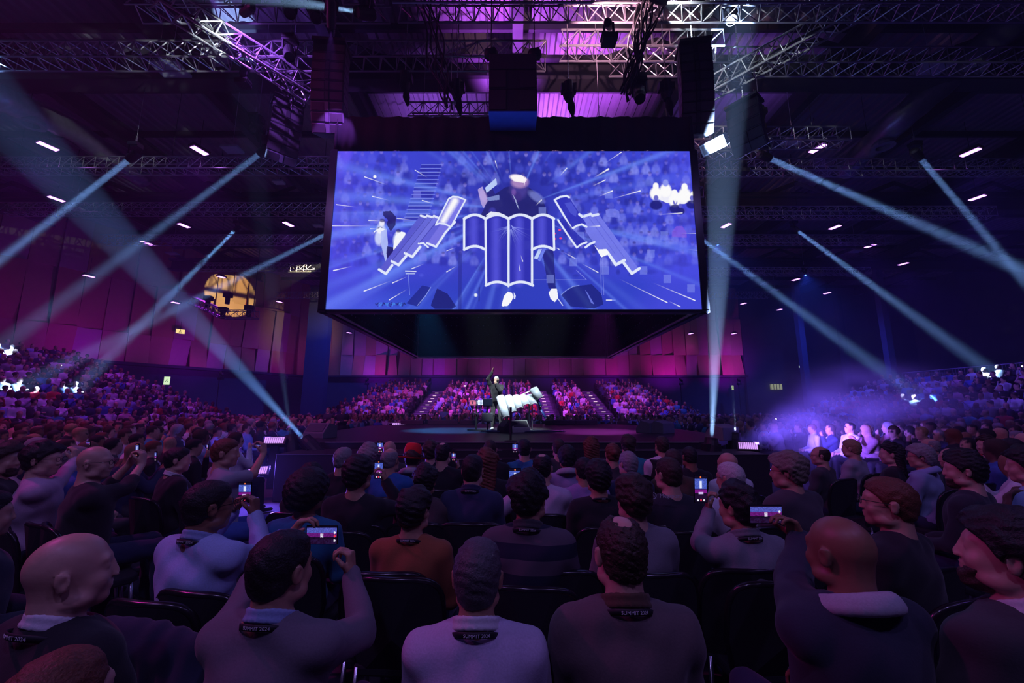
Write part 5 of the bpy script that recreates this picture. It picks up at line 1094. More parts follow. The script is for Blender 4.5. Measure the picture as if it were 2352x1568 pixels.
def half_tube(a, b, r, side, name='wing_tile', m=None):
    """one half-round tile from a to b; side: outward direction of its curve"""
    a = V(a) - O; b = V(b) - O; d = (b - a).normalized(); s = V(side); s = (s - d * s.dot(d)).normalized(); t = d.cross(s); n = 12; vs = []
    for p in (a, b): vs += [p + (t * math.cos(math.pi * k / n) + s * math.sin(math.pi * k / n) * .75) * r for k in range(n + 1)]
    mb = MB(); mb.add(vs, [(k, k + 1, n + 2 + k, n + 1 + k) for k in range(n)]); o = mb.build(name, m or M_TILE, inst, smooth=True); md = o.modifiers.new('t', 'SOLIDIFY'); md.thickness = .018; md.offset = -1
    mb = MB(); mb.tube(vs[:n + 1], .013, 5); mb.tube(vs[n + 1:], .016, 5); mb.build('rim', M_RIM, o, smooth=True); return o
Yi = 12.55
tiles = [((1155, 914), (1163, 958)), ((1172, 914), (1180, 947)), ((1189, 914), (1194, 939)), ((1205, 914), (1210, 932)), ((1219, 914), (1226, 931))]
for i, ((x0, y0), (x1, y1)) in enumerate(tiles): half_tube(at(x0 - 6 + i * .5, y0 - 3, Yi + .1), at(x1, y1, Yi - .25), .112, (0, -1, .35))
# second fan turned away on the right, dark backs with pale tips
for (x0, y0), (x1, y1), r, mm in (((1225, 893), (1239, 916), .13, None), ((1226, 905), (1241, 934), .07, 'd'), ((1237, 936), (1252, 962), .07, 'd')):
    half_tube(at(x0, y0, Yi), at(x1, y1, Yi - .1), r, (.35, -1, .5) if mm is None else (.9, -.2, .3), m=None if mm is None else mat('tile_back', (.03, .06, .25), rough=.4))
mb = MB(); mb.tube([at(1180, 915, Yi + .2) - O, at(1222, 897, Yi + .15) - O], .03, 6); mb.tube([at(1214, 935, Yi + .15) - O, at(1222, 900, Yi + .15) - O, at(1240, 935, Yi + .1) - O], .022, 6)
for x in (1216, 1222): mb.bar(at(x, 925, Yi) - O, (at(x, 925, Yi).x - O.x, 0, .03), .022, 6)
mb.bar((at(1216, 925, Yi).x - O.x - .16, -.15, .02), (at(1222, 925, Yi).x - O.x + .2, .15, .02), .02, 5); mb.bar((at(1216, 925, Yi).x - O.x - .16, .15, .02), (at(1222, 925, Yi).x - O.x + .2, -.15, .02), .02, 5)
mb.build('stand', M_TRUSS, inst)
# keyboard/screen stand at the left of the player
def disp(px0, py0, px1, py1, Y, label, face, back=False):
    a, b = at(px0, py1, Y), at(px1, py0, Y); w, h = b.x - a.x, b.z - a.z; c = (a + b) / 2; root = empty('display_screen', (c.x, Y, a.z), 0, label, 'screen'); mb = MB(); mb.box((-w / 2, -.02, 0), (w / 2, .03, h)); bevel(mb.build('casing', M_BLACK if not back else M_GREY, root), .008, 2)
    mb = MB(); mb.box((-w / 2 + .015, -.026, .02), (w / 2 - .015, -.019, h - .02)); mb.build('screen_face', face, root); m3 = MB(); m3.bar((0, .04, 0), (0, .06, ZS - a.z), .022, 6); m3.bar((-.2, .06, ZS - a.z + .02), (.2, .06, ZS - a.z + .02), .02, 5); m3.build('stand', M_BLACK, root); return root
disp(1109, 915, 1132, 933, 12.3, 'black flat display on a stand beside the player, upper of the two', mat('off_screen', (.01, .015, .04), rough=.3))
disp(1107, 948, 1132, 968, 12.2, 'grey-backed display low beside the player, lower of the two', mat('grey_back', (.14, .15, .18), rough=.4), True)
root = empty('keyboard_controller', at(1096, 930, 12.9), 0, 'small stand of glowing pink and white pads beside the displays', 'controller'); p0 = at(1096, 930, 12.9)
for q, (x0, mm) in enumerate(((-.24, mat('pink_pads', (.4, .1, .2), emit=(1, .22, .40), es=1.0)), (-.02, mat('white_pads', (.6, .6, .7), emit=(.55, .75, 1), es=.9)))):
    mb = MB(); mb.box((x0, -.08, -.02 + q * .01), (x0 + .21, .1, .16)); u_ = mb.build('pad_unit', mat('pad_casing', (.10, .08, .14)), root)
    for i in range(5):
        for j in range(4):
            if RNG.random() < .8: mb = MB(); x = x0 + .012 + i * .040; z = -.005 + j * .041 + q * .01; mb.box((x, -.10, z), (x + .028, -.08, z + .030)); mb.build('pad', mm, u_)
mb = MB(); mb.bar((-.02, 0, 0), (-.02, 0, ZS - p0.z + .02), .03, 7); mb.box((-.30, -.05, ZS - p0.z), (.30, .05, ZS - p0.z + .03)); mb.tube([(-.2, 0, 0), (-.12, -.05, -.25), (.05, -.05, -.3), (-.02, 0, -.5)], .02, 6); mb.tube([(.15, 0, 0), (.10, -.05, -.2), (-.1, -.05, -.32)], .018, 6); mb.build('stand', M_BLACK, root)
wedge((at(1190, 985, 12.0).x, 12.0, ZS), 205, 'pale-lit wedge monitor on the stage floor in front of the instrument', w=.55, m=mat('pale_cabinet', (.5, .52, .52), rough=.5))
o = wedge((at(1165, 990, 11.7).x, 11.9, ZS), 120, 'dark wedge monitor beside the pale one on the stage floor', w=.45, m=M_BLACK)
for i, lab in enumerate(('coil of cables at the feet of the player', 'cables strewn right of the pale wedge monitor')):
    mb = MB(); cx = (at(1140, 995, 11.8).x, at(1235, 992, 12).x)[i]
    for k in range(7): a = RNG.uniform(0, 6); mb.tube([(cx + RNG.uniform(-.05, .05) + (.12 + .05 * k) * (1 + i) * math.cos(a + t * .5), 11.9 + (.08 + .02 * k) * math.sin(a + t * .5) + .02 * k, ZS + .02 + .012 * (k % 3)) for t in range(11)], .013, 5)
    tag(mb.build('cable_coil', mat('blue_cable', (.03, .06, .14), rough=.4), smooth=True), lab, 'cables')
p = at(1173, 935, 8.95); mb = MB(); mb.bar((0, 0, 0), (0, 0, p.z - ZS), .024, 8); mb.lathe([(.14, 0), (.14, .015), (.03, .03)], 16); tag(mb.build('pole_stand', M_BLACK, loc=(p.x, 8.95, ZS)), 'slim black pole on the front stage edge in line with the player', 'stand')

# ---------------------------------------------------------------- stands
def stand_steps(name, f_pt, rows, label, rise=.30, run=.90, span=(0, 1)):
    mb = MB()
    for k in range(rows):
        a, b, c, d = [f_pt(s, k * run + e) for s, e in ((span[0], 0), (span[1], 0), (span[1], run), (span[0], run))]; mb.prism([a, b, c, d], .004, max(rise * k, .02))
    o = mb.build(name, mat('stand_deck', (.05, .05, .075), rough=.85)); tag(o, label, 'seating stand'); return o
stand_steps('seating_stand', lambda s, e: (-16 - e, 24.9 - s * 31), 13, 'raked seating stand rising toward the left wall', .33)
stand_steps('seating_stand', lambda s, e: (16 + e, -6.5 + s * 31.4), 9, 'raked seating stand rising on the right below the railing', .33)
AIS = [(-6.9, -5.9), (2.0, 3.0), (6.0, 7.0)]
root = empty('seating_stand', (0, 24.2, 0), label='raked seating stand across the far end of the hall', cat='seating stand')
for x0, x1 in ((-12.6, -6.88), (-5.92, 2.02), (2.98, 6.02), (6.98, 12.6)):
    mb = MB()
    for k in range(12): mb.box((x0, .9 * k, .004), (x1, .9 * k + .9, max(.25 * k, .02)))
    mb.build('riser_block', mat('stand_deck', (.05, .05, .075)), root)
AIS_DONE = 1
def aisle(x0, x1, nm):
    root = empty('lit_stairs', ((x0 + x1) / 2, 24.2, 0), label=nm, cat='stairs'); mb = MB()
    for k in range(24): mb.box((-.46, k * .45 - .0, .0), (.46, (k + 1) * .45, .125 * (k + 1) + .01 - 0))
    mb.build('steps', mat('stair_deck', (.09, .09, .14), rough=.8), root); m2 = MB(); 
    for k in range(0, 24, 1): m2.box((-.46, k * .45 - .012, .125 * (k + 1) - .02), (.46, k * .45 - .002, .125 * (k + 1) + .012))
    m2.build('step_edges', mat('step_edge', (.35, .36, .45), rough=.6), root)
    m3 = MB()
    for k in range(0, 24, 2): m3.box((-.14, k * .45 - .03, .125 * (k + 1) - .03), (.14, k * .45 - .012, .125 * (k + 1) + .02))
    m3.build('step_lights', mat('step_light', (.5, .4, .4), emit=(1, .75, .85), es=.9), root)
for (a, b), nm in zip(AIS, ('lit stairs through the far stand, left of the player', 'lit stairs through the far stand just right of the instrument', 'lit stairs through the far stand, farthest right')): aisle(a, b, nm)
# railings and the empty upper tier on the right
def railing(a, b, h, label, step=.14):
    a = V(a); b = V(b); L = (b - a).length; root = empty('railing', a, 0, label, 'railing'); d = (b - a) / L; mb = MB(); mb.bar((0, 0, h), tuple(d * L + V((0, 0, h))), .03, 6); mb.bar((0, 0, .1), tuple(d * L + V((0, 0, .1))), .02, 5); mb.build('rails', mat('rail_grey', (.3, .3, .36), rough=.4), root)
    mb = MB()
    for k in range(int(L / step)): mb.bar(d * (k * step) + V((0, 0, .1)), d * (k * step) + V((0, 0, h)), .010, 4, caps=False)
    mb.build('balusters', mat('rail_grey', (.3, .3, .36)), root)
f = MB(); f.box((24.1, -8, 0), (45.9, 24.9, 2.75)); tag(f.build('stand_platform_slab', M_CONC), kind='structure')
railing((24.3, 4, 2.75), (24.3, 24.8, 2.75), 1.05, 'long metal railing behind the top row of the right stand'); railing((24.3, 24.8, 2.75), (34, 24.8, 2.75), 1.05, 'metal railing across the end of the right platform')
mb = MB()
for k in range(7): mb.box((31 + k * .9, -6, 2.76), (31.9 + k * .9 if k < 6 else 45, 22, 4.2 + k * .45))
tag(mb.build('upper_seating_tier', mat('tier_dark', (.03, .035, .06))), 'dark empty upper seating tier high on the right', 'seating stand')
railing((31.1, -4, 4.2), (31.1, 22, 4.2), 1.0, 'purple-tinted railing along the dark upper tier on the right')
# exit signs, lit window, flight boxes
def sign(px, py, Y, w, h, label, col, es, rz=0, txt=None):
    p = at(px, py, Y); root = empty('exit_sign', p, R(rz), label, 'sign'); mb = MB(); mb.box((-w / 2, 0, -h / 2), (w / 2, .08, h / 2)); mb.build('casing', M_GREY, root); mb = MB(); mb.box((-w / 2 + .02, -.012, -h / 2 + .02), (w / 2 - .02, .0, h / 2 - .02)); mb.build('lit_face', mat('sign_' + label[:6], (.2, .3, .2), emit=col, es=es), root)
    mb = MB(); mb.tube([(-.1, -.02, -.1), (0, -.02, .05), (.06, -.02, -.12)], .022, 4); mb.bar((0, -.02, .08), (0, -.02, .14), .03, 6); mb.build('running_figure', mat('sign_green', (.02, .2, .06)), root)
    mb = MB(); mb.bar((0, .04, h / 2), (0, .04, h / 2 + .8), .012, 4); mb.build('hanger', M_BLACK, root)
sign(414, 761, 33.5, .65, .40, 'yellowish lit sign on the magenta wall at the left', (1, .75, .25), 1.1, 55)
sign(383, 874, 33.5, .45, .7, 'green-white lit exit sign just over the heads of the left stand', (.75, 1, .6), 1.0, 20)
sign(1840, 842, 42, .45, .22, 'tiny green-white exit light in the darkness on the right', (.75, 1, .85), 1.4)
sign(1683, 890, 44.2, .25, .5, 'narrow green exit light at the right end of the magenta wall', (.6, .9, .3), .7)
for i, (px, py, Y, w, h) in enumerate(((1784, 888, 44.4, 1.3, .6),)):
    p = at(px, py, Y); mb = MB(); mb.box((p.x - w / 2, Y, p.z - h / 2), (p.x + w / 2, Y + .1, p.z + h / 2)); o = mb.build('window_1', mat('lit_pane', (.3, .32, .2), emit=(.55, .6, .28), es=.6)); tag(o, kind='structure')
    mb = MB(); 
    for k in range(5): mb.box((p.x - w / 2 + w * k / 4 - .02, Y - .04, p.z - h / 2), (p.x - w / 2 + w * k / 4 + .02, Y, p.z + h / 2))
    mb.build('window_frame', M_BLACK, o)
# ---------------------------------------------------------------- chairs
def chair_proto():
    root = empty('chair', (0, 0, 0)); N = 18; out = []
    for k in range(N + 1):                                       # fan-shaped back outline, from lower left over the top to lower right
        a = math.pi * k / N; c, s = math.cos(a), math.sin(a); x = -.235 * math.copysign(abs(c) ** .45, c); z = .60 + .285 * (s ** .42)
        out.append((x, z))
    out = [(-.195, .40), (-.215, .50)] + out + [(.215, .50), (.195, .40)]
    Y = lambda x, z: -.205 - (z - .45) * .16 + .055 * (x / .23) ** 2
    mb = MB(); n = len(out); vs = [V((x, Y(x, z) + .015, z)) for x, z in out] + [V((x, Y(x, z) - .022, z)) for x, z in out]
    cc = [V((0, Y(0, .62) + .01, .62)), V((0, Y(0, .62) - .04, .62))]; vs += cc
    fs = [(i, (i + 1) % n, n + (i + 1) % n, n + i) for i in range(n)] + [(2 * n, (i + 1) % n, i) for i in range(n)] + [(2 * n + 1, n + i, n + (i + 1) % n) for i in range(n)]
    mb.add(vs, fs); mb.build('backrest', mat('chair_fabric', (.014, .014, .02), rough=.95, scale=60), root, smooth=False)
    mb = MB(); mb.tube([(x, Y(x, z) - .004, z + .004) for x, z in out], .019, 7); mb.build('back_rim', M_PLAST, root, smooth=True)
    mb = MB(); mb.prism([(-.22, -.2), (.22, -.2), (.235, .2), (.18, .25), (-.18, .25), (-.235, .2)], .405, .46); bevel(mb.build('seat', mat('chair_fabric', (.014, .014, .02)), root), .015, 2)
    for sx in (-1, 1):
        mb = MB(); mb.tube([(sx * .21, .2, .41), (sx * .215, .22, .2), (sx * .22, .24, .005)], .013, 6); mb.build('leg', mat('chrome_leg', (.5, .5, .55), rough=.25, metal=.9), root, smooth=True)
        mb = MB(); mb.tube([(sx * .20, -.19, .45), (sx * .215, -.22, .2), (sx * .22, -.26, .005)], .013, 6); mb.build('leg', mat('chrome_leg', (.5, .5, .55)), root, smooth=True)
    return root
CHAIR = chair_proto(); chair_used = [False]
def place_chair(x, y, z, rz, label, group=None):
    c = CHAIR if not chair_used[0] else copy_tree(CHAIR); chair_used[0] = True
    c.location = (x, y, z); c.rotation_euler = (0, 0, R(rz)); tag(c, label, 'chair', group); return c

# ---------------------------------------------------------------- phones
def phone_pic(seed):
    w, h = 30, 60; v, u = np.meshgrid((np.arange(h) + .5) / h, (np.arange(w) + .5) / w, indexing='ij'); r = np.random.RandomState(seed); c = np.zeros((h, w, 3)) + srgb((14, 8, 30)); 
    c[(v > .12) & (v < .50)] = srgb((80, 100, 205)); m = (v > .12) & (v < .50); c[m] *= r.uniform(.4, 1.3, (m.sum(), 1)); m = (np.abs(u - .5) < .09) & (v > .2) & (v < .48); c[m] = srgb((225, 230, 255))
    m = (v > .52) & (v < .66); c[m] = srgb((120, 20, 130)); m = (v > .62) & (v < .72) & (np.abs(u - .5) < .2); c[m] = srgb((210, 190, 240)); m = (v > .70) & (v < .88); c[m] = srgb((30, 12, 45))
    for x, y, q in ((.5, .92, (240, 60, 90)), (.25, .92, (230, 230, 240)), (.75, .92, (230, 230, 240)), (.5, .06, (240, 120, 60))): c[(np.hypot(u - x, (v - y) * 2) < .08)] = srgb(q)
    return c
PH = {}
def phone(px, py, d, wpx, hpx, label, rz=0.0, seed=0, tilt=6):
    p = at(px, py, d); w, h = wpx * d / FPX, hpx * d / FPX; land = w > h
    if seed not in PH:
        c = phone_pic(seed); PH[seed] = image_mat('phone_picture', store_image('phone picture', c), 1.0, False); 
        c2 = np.transpose(c, (1, 0, 2))[:, ::-1] * 1.0; H_, W_ = c2.shape[:2]; base = np.zeros((30, 60, 3)) + srgb((20, 8, 36)); vv, uu = np.meshgrid((np.arange(30) + .5) / 30, (np.arange(60) + .5) / 60, indexing='ij')
        base[(vv > .06) & (vv < .36)] = srgb((84, 90, 190)); base[(vv > .36) & (vv < .60)] = srgb((105, 25, 120)); base[(vv > .40) & (vv < .62) & (np.abs(uu - .5) < .05)] = srgb((235, 225, 255)); base[vv > .74] = srgb((40, 20, 62))
        base *= np.random.RandomState(seed).uniform(.45, 1.25, (30, 60, 1)); g_ = np.random.RandomState(seed + 9)
        for _ in range(26): x_, y_ = g_.uniform(.04, .86), g_.uniform(.62, 1.0); base[((uu - x_) ** 2 * 4 + (vv - y_) ** 2) < .004] = srgb((30, 8, 40))
        for q, cc in ((.35, (240, 240, 250)), (.55, (240, 60, 80)), (.8, (235, 235, 245))): base[np.hypot((uu - .93) * 2, vv - q) < .07] = srgb(cc)
        PH[(seed, 'l')] = image_mat('phone_picture_wide', store_image('phone picture wide', base), 1.0, False)
    root = empty('phone', p, R(rz), label, 'phone'); root.rotation_euler = (R(tilt), 0, R(rz))
    mb = MB(); mb.box((-w / 2, -.004, -h / 2), (w / 2, .004, h / 2)); bevel(mb.build('phone_body', M_PLAST, root), .003, 2); e = .004
    uv_quad('screen', [(-w / 2 + e, -.0052, -h / 2 + e), (w / 2 - e, -.0052, -h / 2 + e), (w / 2 - e, -.0052, h / 2 - e), (-w / 2 + e, -.0052, h / 2 - e)], PH[(seed, 'l')] if land else PH[seed], root); return root

# ---------------------------------------------------------------- the people near the camera, each built on its own
L2 = 'SUMMIT 2024'
SK = SKINS; placed = []
def at_person(px, ytop, d, rz, P, label, h, hands=None, chair='black chair', gz=0.0):
    """hands: {side: (px, py, depth, D, N)} wrist targets seen at photo pixels"""
    P = dict(P); top = at(px, ytop, d); J = joints(P); Hl = J['H']; s = (top.z - gz) / (Hl[2] + .118)
    if s < .94: P['slump'] = min(.16, (0.94 - s) * 1.3); J = joints(P); Hl = J['H']; s = top.z / (Hl[2] + .118)
    s = max(.86, min(1.08, s)); m = rotz(rz); q = m @ Hl * s; loc = V((top.x - q[0], top.y - q[1], gz))
    if hands:
        P['arms'] = dict(P.get('arms', {}))
        for sd, (hx, hy_, hd, D, N) in hands.items():
            w = at(hx, hy_, hd); l = m.T @ (np.array(w) - np.array(loc)) / s; P['arms'][sd] = (l, m.T @ np.array(D, float), m.T @ np.array(N, float), (sd * .7, -.2, -.8))
    hero('person', loc, rz, P, h, label, group=None, scale=s); placed.append((loc.x, loc.y)); assert len(label.split()) <= 16 and (not chair or len(chair.split()) <= 16), (label, chair)
    if chair: place_chair(loc.x, loc.y, gz, rz * .6, chair)
    return loc, s
UP = (0, .1, 1)
A = at_person
# --- first row
A(182, 1226, 1.42, -16, dict(hair='bald', skin=SK[1], hy=-34, hp=4, shirt='black', top='jacket', loose=.018, collar=1, collar_c='white', lan=L2, lr=.012, g=1.08, hw=1.06, seed=1), 'large bald man with white collar and dark jacket, lower left, head turned right', .007, chair='black chair under the large bald man at the lower left')
A(150, 1497, .98, -10, dict(hair='buzz', hc='auburn', skin=SK[1], shirt='black', seed=2, g=.95), 'top of a reddish short-haired head at the very bottom left edge', .009, chair=None)
A(655, 1224, 1.5, -6, dict(hair='short', hc='black', hw=1.04, skin=SK[2], hy=-14, shirt='grey', shirt_c=(.16, .14, .17), top='jumper', collar=1, collar_c='light blue', lan=L2, g=1.06, seed=3, fold=.005, curl={1: 1.3, -1: .9}), 'man in grey jumper filming with a phone held sideways in both hands', .007,
  {1: (806, 1318, 1.92, (-.12, .1, 1), (-.9, -.1, .1)), -1: (668, 1228, 2.02, (.5, .1, .75), (.9, .1, -.1))}, 'black chair under the man filming in the grey jumper')
A(1098, 1243, 1.5, 0, dict(hair='short', hc=(.09, .085, .09), skin=SK[2], shirt='pale grey', shirt_c=(.55, .48, .66), top='jumper', collar=1, collar_c='white', lan=L2, seed=4), 'man in pale lavender jumper with white collar, short grey hair, bottom centre', .007, chair='black chair under the man in the pale lavender jumper')
A(1422, 1188, 1.52, 0, dict(hair='thin', hc='brown', skin=SK[1], hy=4, shirt='brown', shirt_c=(.13, .095, .10), top='jumper', collar=1, collar_c='brown', lan=L2, seed=5, hl=.006), 'man in brown collared jumper with thinning crown and standing-out ears', .007, chair='black chair under the man in the brown jumper')
A(1917, 1187, 1.55, 4, dict(hair='bald', skin=SK[3], hy=14, shirt='navy', shirt_c=(.025, .03, .055), top='jacket', loose=.02, collar='hood', collar_c='pale grey', g=1.08, hw=1.08, seed=6), 'bald brown-skinned man in navy jacket with a pale hood, phone in his raised left hand', .007,
  {-1: (1838, 1222, 2.0, (-.35, .1, .9), (-.8, -.1, -.3))}, 'black chair under the man in the navy jacket and pale hood')
A(2292, 1183, 1.42, 12, dict(hair='curly', hc='black', skin=SK[1], hy=34, hp=8, beard=1, shirt='charcoal', top='jacket', loose=.02, collar=1, collar_c='white', seed=7), 'bearded man with dark curly hair in dark jacket at the lower right, looking up left', .007, chair='black chair under the bearded man at the lower right')
# --- second row
A(488, 1108, 2.2, -14, dict(hair='short', hc='black', skin=SK[3], hy=-24, glasses=1, shirt='light blue', shirt_c=(.42, .55, .85), collar=1, collar_c='light blue', lan=L2, seed=8, fold=.005, curl={1: 1.1, -1: 1.0}), 'man in light blue shirt and glasses raising a phone with both hands', .008,
  {1: (585, 1182, 2.55, (-.15, .1, 1), (-.9, -.1, 0)), -1: (535, 1178, 2.6, (.35, .1, .9), (.9, 0, 0))}, 'black chair draped by the back of the man in the light blue shirt')
A(954, 1127, 2.45, -6, dict(hair='thick', hc='black', skin=SK[2], hy=-12, shirt='orange', shirt_c=(.34, .10, .04), top='jumper', lan=L2, seed=9), 'man in rust-orange jumper with thick dark hair and a lanyard', .008, chair='black chair under the man in the rust-orange jumper')
A(1216, 1090, 2.35, -10, dict(hair='thick', hc='black', skin=SK[2], hy=-16, side=-.03, shirt='striped', lan=L2, seed=10, collar=1, collar_c='charcoal'), 'man in dark shirt with broad grey stripes and black hair', .008, chair='black chair under the man in the striped shirt')
A(1451, 1102, 2.5, 6, dict(hair='wavy', hc='brown', skin=SK[1], hy=8, shirt='grey', shirt_c=(.20, .19, .22), seed=11), 'person with wavy brown hair in a plain grey T-shirt behind the thinning crown', .009, chair='black chair under the wavy-haired person in grey')
A(1690, 1117, 2.4, 5, dict(hair='thick', hc='black', skin=SK[2], hy=26, shirt='grey', shirt_c=(.24, .23, .27), collar=1, collar_c='grey', lan=L2, seed=12, curl={-1: 1.2}), 'man in grey polo shirt with black hair lifting a tall phone in his left hand', .008,
  {-1: (1630, 1172, 2.8, (-.15, .1, 1), (.6, -.3, 0))}, 'black chair under the man in the grey polo shirt')
A(2030, 1100, 2.2, 30, dict(hair='short', hc='auburn', skin=SK[0], hy=28, hp=4, glasses=1, shirt='black', top='jacket', loose=.018, seed=13, hw=1.02), 'man with short reddish hair and glasses in black jacket, seen in profile facing left', .008, chair='black chair under the reddish-haired man in glasses')
A(-25, 1130, 2.2, -35, dict(hair='short', hc='black', shirt='navy', shirt_c=(.02, .03, .05), arms={1: 'lap'}, seed=14), 'person in dark navy clothes cut off by the left edge, leg stretched forward', .010, chair='black chair at the left edge beside the cut-off person')
# --- third row
A(712, 1094, 2.75, 0, dict(hair='afro', hc='black', skin=SK[3], hy=-20, shirt='teal', shirt_c=(.02, .18, .34), seed=15), 'person with a big mass of curly black hair in a blue-teal shirt', .010, chair='black chair under the person with big curly hair')
A(826, 1053, 3.2, -4, dict(hair='curly', hc='black', skin=SK[2], hy=-10, shirt='black', seed=16, curl={1: 1.2}), 'dark-haired man in black raising a bright phone in his right hand', .010,
  {1: (884, 1105, 3.5, (-.2, .1, 1), (-.8, -.2, 0))}, 'black chair under the man in black raising a phone')
A(978, 1073, 3.4, 0, dict(hair='thick', hc='black', skin=SK[2], shirt='brown', shirt_c=(.09, .06, .065), seed=17), 'dark-haired person in brown between the black-clad man and the navy shirt', .011, chair='black chair under the dark-haired person in brown')
A(1086, 1046, 3.4, -6, dict(hair='short', hc='black', skin=SK[1], shirt='navy', shirt_c=(.03, .04, .10), collar=1, collar_c='navy', lan=L2, seed=18), 'man in navy collared shirt with short dark hair in the third row', .010, chair='black chair under the man in the navy collared shirt')
A(1246, 1043, 3.65, -6, dict(hair='thin', hc='black', skin=SK[1], hy=-6, shirt='white', shirt_c=(.62, .50, .66), seed=19), 'balding man in pinkish white shirt in front of the striped shirt', .010, {-1: (1185, 1132, 3.6, (0, .1, 1), (.8, 0, 0))}, chair='black chair under the balding man in pinkish white')
A(1372, 1063, 3.3, 4, dict(hair='curly', hc='black', skin=SK[2], shirt='black', lan='2024', seed=20), 'black-haired person in black top right of the balding pinkish-white man', .011, chair='black chair under the black-haired person in the black top')
A(1532, 1053, 3.2, 8, dict(hair='short', hc='brown', skin=SK[1], hy=14, shirt='black', shirt_c=(.02, .025, .035), top='sweatshirt', seed=21, g=1.05), 'brown-haired man in black sweatshirt with a small white logo on the back', .009, chair='black chair under the man with a logo on his sweatshirt')
A(1673, 1064, 3.3, 8, dict(hair='short', hc='white', skin=SK[0], hy=22, glasses=1, shirt='white', shirt_c=(.68, .6, .72), seed=22), 'white-haired man in glasses and white shirt behind the tall phone', .010, chair='black chair under the white-haired man')
A(1803, 1046, 3.2, 22, dict(hair='wavy', hc=(.24, .19, .15), skin=SK[0], hy=30, glasses=1, shirt='charcoal', shirt_c=(.07, .055, .07), top='coat', loose=.025, seed=23), 'fair-haired person with sunglasses and dark quilted coat, looking left', .010, chair='black chair under the fair-haired person in the quilted coat')
A(2205, 1043, 3.2, 28, dict(hair='thick', hc='black', skin=SK[1], hy=26, beard=1, shirt='black', shirt_c=(.02, .025, .035), top='jumper', seed=24), 'bearded black-haired man in dark jumper, profile to the left, right side', .010, chair='black chair under the bearded man in profile')
A(2350, 1035, 3.3, 26, dict(hair='wavy', hc='black', skin=SK[1], hy=20, shirt='light blue', vest='brown', seed=25), 'dark-haired man in brown body warmer over a light blue shirt at the right edge', .010, chair='black chair under the man in the body warmer')
A(226, 1026, 3.35, -38, dict(hair='bald', skin=SK[1], hy=-34, glasses=1, shirt='black', shirt_c=(.02, .018, .022), seed=26, curl={1: 1.2, -1: 1.0}, sleeve=1.3), 'bald man in glasses and dark shirt holding up a phone on the left', .009,
  {1: (326, 1066, 3.75, (-.1, .1, 1), (-.8, -.2, 0)), -1: (300, 1062, 3.8, (.3, .1, 1), (.8, 0, 0))}, 'black chair under the bald man in glasses on the left')
A(108, 1018, 3.5, -40, dict(hair='thick', hc='black', skin=SK[1], hy=-34, glasses=1, shirt='pink', shirt_c=(.55, .40, .55), seed=27, curl={1: 1.1}), 'dark-haired man with glasses in pale pink shirt, arms raised, far left', .009,
  {1: (192, 1040, 4.0, (-.1, .1, 1), (-.8, -.2, 0))}, 'black chair under the man in the pale pink shirt')
A(15, 1020, 3.5, -42, dict(hair='curly', hc='brown', skin=SK[1], hy=-34, beard=1, shirt='black', seed=28), 'curly-haired man with beard in black at the left edge', .010, chair='black chair under the curly-haired man at the left edge')
